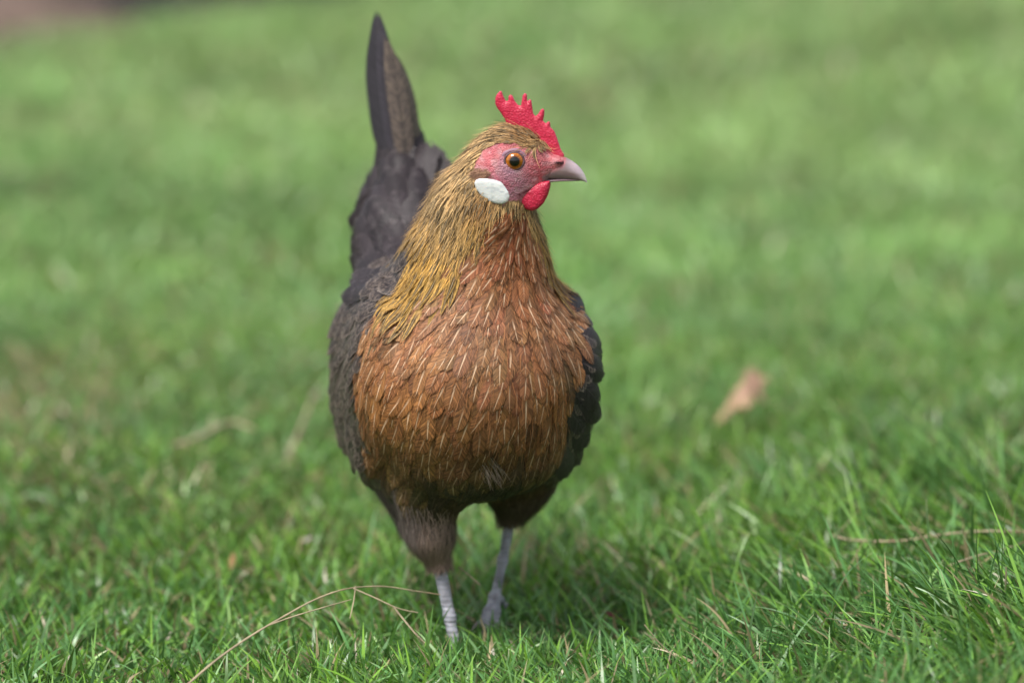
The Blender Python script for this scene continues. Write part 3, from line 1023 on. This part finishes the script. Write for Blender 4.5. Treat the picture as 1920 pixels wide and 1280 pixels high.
# ================================================================== HEN : comb, wattles, ear lobes, beak, eyes
def poly_sd(poly):
    poly = np.asarray(poly, float)
    def f(x, y):
        d = np.full(len(x), 1e9)
        for i in range(len(poly)):
            a = poly[i]; b = poly[(i + 1) % len(poly)]; e = b - a
            wx, wy = x - a[0], y - a[1]
            t = np.clip((wx * e[0] + wy * e[1]) / (e @ e), 0, 1)
            d = np.minimum(d, (wx - e[0] * t) ** 2 + (wy - e[1] * t) ** 2)
        return np.where(in_poly(x, y, poly), -1, 1) * np.sqrt(d)
    return f

def flat_part(name, poly, lat0, th, rnd, h, mat, tintf, lat_tilt=0., swell=0.):
    """a fleshy plate: outline in the head plane, half thickness th, rounded rim"""
    sd2 = poly_sd(poly)
    poly = np.asarray(poly, float)
    def f(p):
        X, Y, lat = head_coords(p)
        d = sd2(X, Y) * zs
        inner = np.clip(-d, 0, .02)
        thick = th * (1 - np.exp(-inner / (rnd * 1.2))) + rnd * .35 + swell * inner
        c = lat0 + lat_tilt * (Y - poly[:, 1].mean()) * zs
        dl = np.abs(lat - c) - thick
        return np.maximum(d + rnd * .15, 0) + np.where(d + rnd * .15 > 0, np.maximum(dl, 0), dl * .999) * 1.0 if False else smax(d, dl, rnd)
    q = np.array([H(x, y, l) for x, y in poly for l in (lat0 - .012, lat0 + .012)])
    V, Q = surface_nets(f, q.min(0) - .003, q.max(0) + .003, h)
    for _ in range(2):
        V = project(f, V, 0, 1)
    o = mesh_np(name, V, Q, mat, hen, cols={'tint': tintf(V)})
    return o
def smax(a, b, k): return -smin(-a, -b, k)

def flesh_bump(B):
    g = B.t.nodes.new('ShaderNodeNewGeometry').outputs['Position']
    vo = B.n('ShaderNodeTexVoronoi', Scale=820.); B.l(g, vo.inputs['Vector'])
    return B.bump(B.math('ADD', B.math('MULTIPLY', vo.outputs['Distance'], -1.0), B.noise(g, 300, 3)), .55, .0006)
def flesh_extra(B, c):
    g = B.t.nodes.new('ShaderNodeNewGeometry').outputs['Position']
    vo = B.n('ShaderNodeTexVoronoi', Scale=820.); B.l(g, vo.inputs['Vector'])
    c = B.mix(B.ramp(vo.outputs['Distance'], .12, .45, .18, 0), c, (.80, .20, .27))
    return B.mix(B.ramp(B.noise(g, 260, 3), .45, .75, 0, .5), c, (.40, .008, .03))
flesh = tint_material('comb_flesh', rough=.38, spec=.5, bump=flesh_bump, sss=.18, extra=flesh_extra)
COMB = [(460, 190), (470, 162), (500, 128), (518, 134), (530, 170), (550, 212), (566, 205), (565, 175), (585, 156), (605, 170), (625, 215), (650, 243), (667, 247), (680, 165),
        (700, 144), (718, 158), (722, 212), (738, 194), (755, 205), (762, 260), (770, 312), (785, 330), (805, 312), (825, 280), (845, 268), (860, 285), (858, 322), (848, 368),
        (868, 388), (890, 368), (904, 380), (908, 420), (938, 450), (962, 510), (988, 590), (1018, 642), (1010, 690), (900, 690), (800, 640), (760, 560), (720, 500), (640, 440),
        (560, 420), (540, 362), (508, 312), (478, 272), (461, 236)]
def comb_tint(V):
    X, Y, lat = head_coords(V)
    c = np.broadcast_to(np.array([.60, .022, .070]), V.shape).copy()
    sd = poly_sd(COMB)(X, Y)
    c = lerp(c, np.array([.72, .20, .26]), smooth(-14, 0, sd) * .35)
    return lerp(c, np.array([.60, .08, .11]), smooth(560, 680, Y) * .6)
flat_part('comb', COMB, 0.0, .0017, .0012, .00055, flesh, comb_tint)
WATTLE = [(628, 962), (690, 908), (780, 868), (850, 842), (912, 834), (914, 890), (896, 960), (862, 1020), (816, 1064), (770, 1080), (722, 1068), (682, 1032), (650, 995)]
def wat_tint(V): return np.broadcast_to(np.array([.55, .022, .065]), V.shape) * (.85 + .3 * vnoise(V, 250)[:, None])
flat_part('wattle', WATTLE, .0080, .0024, .0014, .0007, flesh, wat_tint, lat_tilt=-.02)
W2 = [(x - 12, y + 2) for x, y in WATTLE]
flat_part('wattle', W2, -.0055, .0019, .0014, .0007, flesh, wat_tint, lat_tilt=.05)
LOBE = [(x + 36, y - 24) for x, y in [(296, 858), (308, 830), (345, 816), (400, 818), (460, 828), (515, 846), (545, 885), (570, 925), (582, 965), (566, 1006), (525, 1028), (470, 1026), (410, 1006), (352, 965), (312, 912)]]
def lobe_bump(B):
    g = B.t.nodes.new('ShaderNodeNewGeometry').outputs['Position']
    wv = B.noise(g, 380, 4, .65)
    return B.bump(wv, .6, .0006)
lobe_mat = tint_material('ear_lobe_skin', rough=.5, spec=.4, bump=lobe_bump, sss=.1)
def lobe_tint(V):
    X, Y, lat = head_coords(V)
    c = np.broadcast_to(np.array([.80, .82, .80]), V.shape).copy()
    n = vnoise(V * np.array([1, 1, 2.5]), 330)
    return lerp(c, np.array([.52, .55, .58]), smooth(.52, .75, n) * .6)
for sgn in (1, -1):
    # the lobe lies on the cheek
    X0, Y0 = 440, 920
    p = H(X0, Y0, sgn * .03)[None]
    for _ in range(30):
        fv = f_torso(p)[0]
        if fv < 0: break
        p = p - sgn * HN * max(fv * .6, .0003)
    lt = (p[0] - H(X0, Y0)) @ HN
    flat_part('ear_lobe', LOBE, float(lt) + sgn * .0009, .0011, .0014, .0006, lobe_mat, lobe_tint, lat_tilt=0.1 * sgn * -1)

def loft(name, stations, mat, tintf, parent, hw_pow=.8, nth=28):
    rows = []
    # resample stations smoothly
    st = np.array(stations, float)
    k = len(st); m = 40
    tt = np.linspace(0, k - 1, m)
    st = np.stack([np.interp(tt, np.arange(k), st[:, j]) for j in range(5)], 1)
    ker = np.array([.25, .5, .25])
    for _ in range(3):
        st[1:-1] = .25 * st[:-2] + .5 * st[1:-1] + .25 * st[2:]
    for cx, cy, tx, ty, hw in st:
        ring = []
        for th in np.linspace(0, 2 * np.pi, nth, endpoint=False):
            c_, s_ = math.cos(th), math.sin(th)
            k_ = .5 - .5 * c_            # 0 at culmen, 1 at cutting edge
            lat = hw * math.copysign(abs(s_) ** hw_pow, s_) * (.78 + .22 * k_)
            ring.append(H(cx + (tx - cx) * k_, cy + (ty - cy) * k_, lat))
        rows.append(ring)
    V = np.array(rows); m = len(rows)
    i = np.arange(m - 1)[:, None] * nth; j = np.arange(nth)[None]
    Q = np.stack([i + j, i + (j + 1) % nth, i + nth + (j + 1) % nth, i + nth + j], -1).reshape(-1, 4)
    V = V.reshape(-1, 3)
    return mesh_np(name, V, Q, mat, parent, cols={'tint': tintf(V)})
def horn_bump(B):
    g = B.t.nodes.new('ShaderNodeNewGeometry').outputs['Position']
    return B.bump(B.noise(g, 500, 3), .25, .0005)
horn = tint_material('beak_horn', rough=.36, spec=.5, bump=horn_bump, sss=.1)
def beak_tint(V):
    X, Y, lat = head_coords(V)
    c = np.broadcast_to(np.array([.29, .215, .215]), V.shape).copy()
    c = lerp(c, np.array([.50, .40, .45]), smooth(1000, 1130, X) * smooth(800, 730, Y - (X - 1080) * .6))  # lighter upper ridge: a highlight put into the horn colour
    c = lerp(c, np.array([.62, .58, .56]), smooth(1130, 1195, X) * .8)
    c = lerp(c, np.array([.20, .12, .14]), np.exp(-((Y - 795 - (X - 1000) * .10) / 9.) ** 2) * smooth(1150, 1050, X) * .7)
    c = lerp(c, np.array([.12, .07, .06]), np.exp(-((Y - 775 - (X - 1000) * .16) / 13.) ** 2) * smooth(880, 960, X) * smooth(1150, 1080, X) * .6)
    c = lerp(c, np.array([.50, .15, .17]), smooth(20, -25, Y - 728 - (1030 - X) * .38) * smooth(1052, 1020, X + (Y - 660) * .2))
    return c * (.85 + .3 * vnoise(V * np.array([1, 1, 3]), 300)[:, None])
beak = loft('beak', [(930, 655, 840, 828, .0066), (985, 652, 900, 833, .0069), (1025, 660, 950, 833, .0064), (1070, 684, 1010, 833, .0055), (1110, 712, 1065, 838, .0045), (1145, 746, 1110, 842, .0034),
              (1172, 785, 1150, 848, .0023), (1190, 825, 1180, 855, .0012), (1199, 862, 1197, 866, .0003)], horn, beak_tint, hen)
loft('lower_mandible', [(790, 850, 780, 884, .0048), (850, 838, 850, 868, .0050), (920, 828, 922, 858, .0048), (1000, 826, 1000, 853, .0040), (1070, 830, 1068, 851, .0030), (1120, 838, 1118, 850, .0018), (1150, 845, 1148, 849, .0004)],
     horn, lambda V: np.broadcast_to(np.array([.26, .17, .19]), V.shape), beak)

# eyes
eye_m = tint_material('eye_iris', rough=.08, spec=.5, coat=.5)
lid_m = tint_material('eyelid_skin', rough=.5, bump=lobe_bump)
for sgn in (1, -1):
    p = H(634, 668, sgn * .03)[None]
    for _ in range(60):
        fv = f_torso(p)[0]
        if fv < 0: break
        p = p - sgn * HN * max(fv * .6, .0002)
    c = p[0] - sgn * HN * .0039
    ax = unit(HN * sgn + HA * .16)
    e1 = unit(np.cross(ax, UPV)); e2 = np.cross(ax, e1)
    nr, na = 60, 48; r_ = .0068
    V = []; Cc = []
    rr = np.random.default_rng(3); fib = rr.random(na)
    for i in range(nr + 1):
        th = math.pi * i / nr
        for j in range(na):
            ph = 2 * math.pi * j / na
            V.append(c + r_ * (ax * math.cos(th) + (e1 * math.cos(ph) + e2 * math.sin(ph)) * math.sin(th)))
            rad = th / (math.pi / 2)
            if rad < .30: col = (.004, .004, .004)
            elif rad < .33: col = (.12, .03, .005)
            elif rad < .66:
                k = (rad - .33) / .33
                col = np.array([.44, .135, .012]) * (.55 + .6 * math.sin(math.pi * min(k * 1.1, 1)) ) * (.8 + .4 * fib[j])
            else: col = (.02, .012, .010)
            Cc.append(col)
    V = np.array(V)
    i = np.arange(nr)[:, None] * na; j = np.arange(na)[None]
    Q = np.stack([i + j, i + (j + 1) % na, i + na + (j + 1) % na, i + na + j], -1).reshape(-1, 4)
    if sgn < 0: Q = Q[:, ::-1]
    eye = mesh_np('eye', V, Q, eye_m, hen, cols={'tint': np.array(Cc)})
    # eyelids: a fleshy ring hugging the ball
    for ring, (ra, rb_, tr, out_, colr) in enumerate(((.0057, .0052, .0008, .0038, (.13, .075, .09)), (.0074, .0065, .0013, .0022, (.34, .19, .25)))):
        V = []
        n1, n2 = 56, 14
        for a in range(n1):
            ph = 2 * math.pi * a / n1
            rad = e1 * math.cos(ph) * ra * (1.06 if math.cos(ph) > 0 else 1.0) + e2 * math.sin(ph) * rb_
            ru = unit(rad)
            for b in range(n2):
                q = 2 * math.pi * b / n2
                V.append(c + rad + ax * out_ + (ru * math.cos(q) + ax * math.sin(q)) * tr * (1 + .12 * math.sin(ph * 7 + ring)))
        V = np.array(V)
        i = np.arange(n1)[:, None]; j = np.arange(n2)[None]
        Q = np.stack([i * n2 + j, i * n2 + (j + 1) % n2, ((i + 1) % n1) * n2 + (j + 1) % n2, ((i + 1) % n1) * n2 + j], -1).reshape(-1, 4)
        mesh_np('eyelid', V, Q, lid_m, eye, cols={'tint': np.broadcast_to(np.array(colr), V.shape)})

# small brown ear tuft on each cheek, and bristles
xh, yh, lh = head_coords(BV)
def flow_ear(p): return np.broadcast_to(-HA * .9 - UPV * .35, p.shape)
for nm, cx, cy, rx, ry, colr, n_ in (('ear_tuft', 395, 762, 62, 36, (.34, .19, .12), 230),):
    idx = np.where((reg == 0) & (((xh - cx) / rx) ** 2 + ((yh - cy) / ry) ** 2 < 1))[0]
    if len(idx):
        strands(nm, idx, n_, .0048, .00026, flow_ear, lambda p: np.broadcast_to(np.array(colr), p.shape) * (.4 + 1.2 * vnoise(p, 900)[:, None]), .0014, 61, flare=.05, nseg=4)

# claws
claw_m = tint_material('claw_horn', rough=.4)
for p3, d in TOES:
    rows = []
    n2 = 10; m = 7
    side = np.cross(d, UPV)
    for i in range(m):
        v = i / (m - 1)
        c = p3 + d * .009 * v + UPV * (.0015 * math.sin(v * 2.2) - .003 * v * v)
        rr_ = .0021 * (1 - v) ** .8 + .0001
        rows += [c + (side * math.cos(q) + UPV * math.sin(q)) * rr_ for q in np.linspace(0, 2 * math.pi, n2, endpoint=False)]
    V = np.array(rows); i = np.arange(m - 1)[:, None] * n2; j = np.arange(n2)[None]
    Q = np.stack([i + j, i + (j + 1) % n2, i + n2 + (j + 1) % n2, i + n2 + j], -1).reshape(-1, 4)
    mesh_np('claw', V, Q, claw_m, hen, cols={'tint': np.broadcast_to(np.array([.20, .17, .16]), V.shape)})

# ================================================================== dry stems, leaf, bed
def tube(path, r0, r1, n2=8, res=10):
    pts = np.array(path, float)
    k = len(pts)
    tt = np.linspace(0, k - 1, (k - 1) * res + 1)
    # Catmull-Rom
    out = []
    for t in tt:
        i = min(int(t), k - 2); u = t - i
        p0 = pts[max(i - 1, 0)]; p1 = pts[i]; p2 = pts[i + 1]; p3 = pts[min(i + 2, k - 1)]
        out.append(.5 * ((2 * p1) + (-p0 + p2) * u + (2 * p0 - 5 * p1 + 4 * p2 - p3) * u * u + (-p0 + 3 * p1 - 3 * p2 + p3) * u ** 3))
    c = np.array(out); m = len(c)
    T = unit(np.gradient(c, axis=0))
    A = unit(np.cross(T, UPV + np.array([.01, .02, 0]))); Bv = np.cross(T, A)
    V = []
    for i in range(m):
        rr_ = r0 + (r1 - r0) * i / (m - 1)
        rr_ *= 1 + .12 * math.sin(i * 1.7)
        for q in np.linspace(0, 2 * math.pi, n2, endpoint=False):
            V.append(c[i] + (A[i] * math.cos(q) + Bv[i] * math.sin(q) * .7) * rr_)
    V = np.array(V); i = np.arange(m - 1)[:, None] * n2; j = np.arange(n2)[None]
    Q = np.stack([i + j, i + (j + 1) % n2, i + n2 + (j + 1) % n2, i + n2 + j], -1).reshape(-1, 4)
    tc = np.array([.38, .31, .20]) * (.7 + .6 * vnoise(V, 160)[:, None])
    tc = lerp(tc, np.array([.20, .10, .06]), smooth(.6, .8, vnoise(V + 4, 60)) * .7)
    return V, Q, tc
straw_m = tint_material('dry_straw', rough=.6, spec=.35)
def stem(label, paths, group='dry stems lying in the lawn', name='dry_stem'):
    first = None
    for k, (path, r0, r1) in enumerate(paths):
        V, Q, C = tube(path, r0, r1)
        if k == 0:
            o = first = mesh_np(name, V, Q, straw_m, cols={'tint': C})
            tag(o, label, 'dry stem', group)
        else:
            mesh_np('side_shoot', V, Q, straw_m, first, cols={'tint': C})
def zp(X, Y, yy): return P(300 + X / 2.4, 1000 + Y / 2.4, yy)
stem('long arched straw stem with side shoots, in the grass left of the hen', [
    ([zp(110, 690, -.17), zp(250, 570, -.15), zp(400, 465, -.125), zp(560, 370, -.10), zp(700, 295, -.08), zp(840, 248, -.06), zp(1000, 237, -.045), zp(1150, 258, -.035), zp(1262, 274, -.028)], .0010, .0005),
    ([zp(480, 415, -.112), zp(600, 372, -.10), zp(740, 330, -.09), zp(860, 296, -.08)], .0008, .0004),
    ([zp(870, 246, -.057), zp(960, 285, -.06), zp(1070, 335, -.06), zp(1160, 355, -.055)], .0008, .0006),
    ([zp(1050, 328, -.06), zp(1100, 390, -.065), zp(1150, 450, -.07), zp(1190, 490, -.07)], .0008, .0008),
    ([zp(880, 235, -.057), zp(872, 300, -.06), zp(855, 380, -.065)], .0005, .0004),
])
def rp(px, py, yy): return P(px, py, yy)
def on_grass(px, py, dz):
    """point of the view ray through the pixel where it is dz above the lawn"""
    lo_, hi_ = -.5, 8.0
    for _ in range(50):
        m_ = (lo_ + hi_) / 2; p = P(px, py, m_)
        if p[2] - gh(p[0], p[1]) > dz: lo_ = m_
        else: hi_ = m_
    return P(px, py, lo_)
stem('pale brown horizontal stem across the tall grass on the right', [
    ([on_grass(x, y, .030) for x, y in ((1562, 1004), (1600, 1012), (1680, 1014), (1760, 1003), (1800, 998), (1860, 995), (1935, 997))], .0012, .0011),
    ([on_grass(1565, 1004, .030), on_grass(1590, 980, .034), on_grass(1608, 958, .034)], .0006, .0004)])
stem('thinner slanting stem just under the long horizontal one at right', [
    ([on_grass(x, y, .026) for x, y in ((1778, 1060), (1830, 1042), (1880, 1030), (1925, 1014))], .0009, .0006)])
stem('short upright reddish stem near the right edge of the lawn', [
    ([P(x, y, -.10) for x, y in ((1869, 1195), (1874, 1150), (1884, 1110), (1887, 1062))], .0009, .0006)])
stem('curled dry stem poking up in the right foreground grass', [
    ([P(x, y, -.13) for x, y in ((1250, 1262), (1254, 1240), (1258, 1222), (1262, 1218))], .0008, .0004),
    ([P(x, y, -.11) for x, y in ((1208, 1170), (1240, 1208), (1275, 1238))], .0005, .0004)])
stem('blurred straw stem lying in the worn patch left of the hen', [
    ([on_grass(x, y, .03) for x, y in ((322, 836), (370, 820), (430, 792), (480, 806))], .0024, .0016)])
stem('faint bent straw stem standing just left of the hen body', [
    ([on_grass(530, 880, .015), on_grass(560, 810, .03), on_grass(590, 735, .05)], .0018, .001)])
stem('small dry twig tip poking out beside the rear foot', [
    ([P(860, 1062, .02), P(880, 1078, .02), P(900, 1096, .015)], .0008, .0006)])
# fallen leaf
def fallen_leaf():
    Z = [(575, 830), (600, 740), (700, 620), (800, 540), (850, 430), (890, 350), (950, 345), (985, 390), (1060, 420), (1010, 470), (1000, 540), (1030, 690), (975, 640), (910, 600), (920, 720), (840, 752), (760, 730), (720, 735), (650, 800)]
    pts = [(1200 + x / 4.2675, 600 + y / 4.2675) for x, y in Z]
    import mathutils.geometry as mg
    c0 = on_grass(1395, 745, .035)
    # the leaf stands slightly propped on the blades, facing up and towards the viewer
    px0, py0 = 1395, 745
    sc_ = S * (c0[1] - CAM[1]) / 2.7
    poly = np.array([((x - px0) * sc_, (py0 - y) * sc_) for x, y in pts])
    # fine grid inside the outline
    h = .0022
    xs = np.arange(poly[:, 0].min() - h, poly[:, 0].max() + h, h); ys = np.arange(poly[:, 1].min() - h, poly[:, 1].max() + h, h)
    X, Y = np.meshgrid(xs, ys, indexing='ij')
    inside = in_poly(X.ravel(), Y.ravel(), poly).reshape(X.shape)
    idm = -np.ones(X.shape, int)
    cells = inside[:-1, :-1] & inside[1:, :-1] & inside[1:, 1:] & inside[:-1, 1:]
    used = np.zeros(X.shape, bool)
    used[:-1, :-1] |= cells; used[1:, :-1] |= cells; used[1:, 1:] |= cells; used[:-1, 1:] |= cells
    idm[used] = np.arange(used.sum())
    x, y = X[used], Y[used]
    tilt = R(42)
    k = 1 / math.cos(R(90) - tilt - R(9.5))
    up = np.array([0, math.cos(tilt), math.sin(tilt)]) * k
    nr = np.array([0, -math.sin(tilt), math.cos(tilt)])
    curl = .006 * np.cos((x * .8 + y * .3) * 160) + 3.0 * (x - y * .5) ** 2
    base = c0 + x[:, None] * np.array([1, 0, 0]) + y[:, None] * up + nr * curl[:, None]
    C = np.argwhere(cells)
    def q(a, b): return idm[C[:, 0] + a, C[:, 1] + b]
    Qt = np.stack([q(0, 0), q(1, 0), q(1, 1), q(0, 1)], 1)
    t = np.array([.43, .265, .18]) * (.8 + .4 * vnoise(base, 120)[:, None])
    t = lerp(t, np.array([.45, .36, .16]), smooth(.0, -.012, y) * .5)
    lm = tint_material('dead_leaf', rough=.6, trans=.15)
    o = mesh_np('fallen_leaf', base, Qt, lm, cols={'tint': t})
    mod = o.modifiers.new('thickness', 'SOLIDIFY'); mod.thickness = .0006
    tag(o, 'curled pinkish brown dead leaf propped on the grass behind the hen at right', 'leaf')
fallen_leaf()

def small_leaf(px, py, dz, size, col, label):
    c0 = on_grass(px, py, dz)
    r = np.random.default_rng(px)
    n = 9; m = 7
    V = []
    a = r.uniform(0, 6)
    A = np.array([math.cos(a), math.sin(a) * .6, .4]); A = unit(A); Bv = unit(np.cross(A, np.array([.2, -.5, 1])))
    N_ = np.cross(A, Bv)
    for i in range(n):
        v = i / (n - 1); wv = math.sin(math.pi * min(v * .95 + .03, 1)) ** .8 * .13
        for j in range(m):
            u = j / (m - 1) * 2 - 1
            V.append(c0 + A * size * (v - .5) + Bv * size * wv * u + N_ * size * (.25 * u * u * wv + .25 * (v - .5) ** 2 + .02 * math.sin(9 * v + 5 * u)))
    V = np.array(V); i = np.arange(n - 1)[:, None] * m; j = np.arange(m - 1)[None]
    Q = np.stack([i + j, i + j + 1, i + m + j + 1, i + m + j], -1).reshape(-1, 4)
    lm = tint_material('dry_leaf_bit', rough=.65, trans=.2)
    o = mesh_np('leaf_scrap', V, Q, lm, cols={'tint': np.broadcast_to(np.array(col), V.shape) * (.8 + .4 * vnoise(V, 200)[:, None])})
    mod = o.modifiers.new('thickness', 'SOLIDIFY'); mod.thickness = .0004
    tag(o, label, 'leaf scrap', 'leaf scraps in the grass')
small_leaf(436, 1050, .022, .018, (.33, .21, .09), 'orange dry scrap standing in the grass left of the near leg')
small_leaf(1222, 752, .022, .022, (.30, .38, .24), 'pale greenish grey scrap between the hen and the dead leaf')
small_leaf(1150, 1152, .016, .016, (.14, .035, .03), 'dark red leaf bit deep in the grass right of the feet')
small_leaf(1196, 988, .014, .012, (.38, .16, .10), 'tiny reddish brown scrap in the lawn beyond the feet')
small_leaf(1115, 1018, .012, .020, (.40, .31, .21), 'tan flat leaf bit right of the rear shank')
small_leaf(575, 1010, .014, .013, (.45, .38, .36), 'small pinkish white petal in the left grass')
small_leaf(505, 880, .012, .022, (.38, .28, .25), 'dull pink blurred scrap on the worn patch')

def bed():
    # planting bed that ends the lawn in the far left corner: bare soil, dark mulch mound
    a = np.linspace(-6, -.35, 120); b = np.linspace(0, 4.0, 60)
    A_, B_ = np.meshgrid(a, b, indexing='ij')
    y0 = np.maximum(4.8, 4.86 + 1.7 * (A_ + .924))
    Y = y0 + B_
    Z = gh(A_, Y) + .02 + .05 * smooth(.02, .35, B_) + .02 * vnoise(np.stack([A_, Y, A_ * 0], -1).reshape(-1, 3), 6).reshape(A_.shape)
    Z = np.where(B_ < .01, gh(A_, Y) - .01, Z)
    V = np.stack([A_, Y, Z], -1).reshape(-1, 3)
    n, m = A_.shape; i = np.arange(n * m).reshape(n, m)
    Q = np.stack([i[:-1, :-1], i[1:, :-1], i[1:, 1:], i[:-1, 1:]], -1).reshape(-1, 4)
    mt, t = material('bed_soil'); B = NB(t)
    g_ = t.nodes.new('ShaderNodeNewGeometry').outputs['Position']
    c = B.mix(B.ramp(B.noise(g_, 25, 4), .35, .65), (.13, .09, .07), (.22, .15, .12))
    sp = t.nodes.new('ShaderNodeSeparateXYZ'); B.l(g_, sp.inputs[0])
    c = B.mix(B.ramp(sp.outputs[1], 5.12, 5.35), c, (.02, .018, .018))
    p = B.n('ShaderNodeBsdfPrincipled', Roughness=.95); B.l(c, p.inputs['Base Color'])
    B.l(B.bump(B.noise(g_, 60, 4), .8, .01), p.inputs['Normal'])
    B.out(p.outputs[0])
    tag(mesh_np('soil_bed', V, Q, mt), kind='structure')
bed()
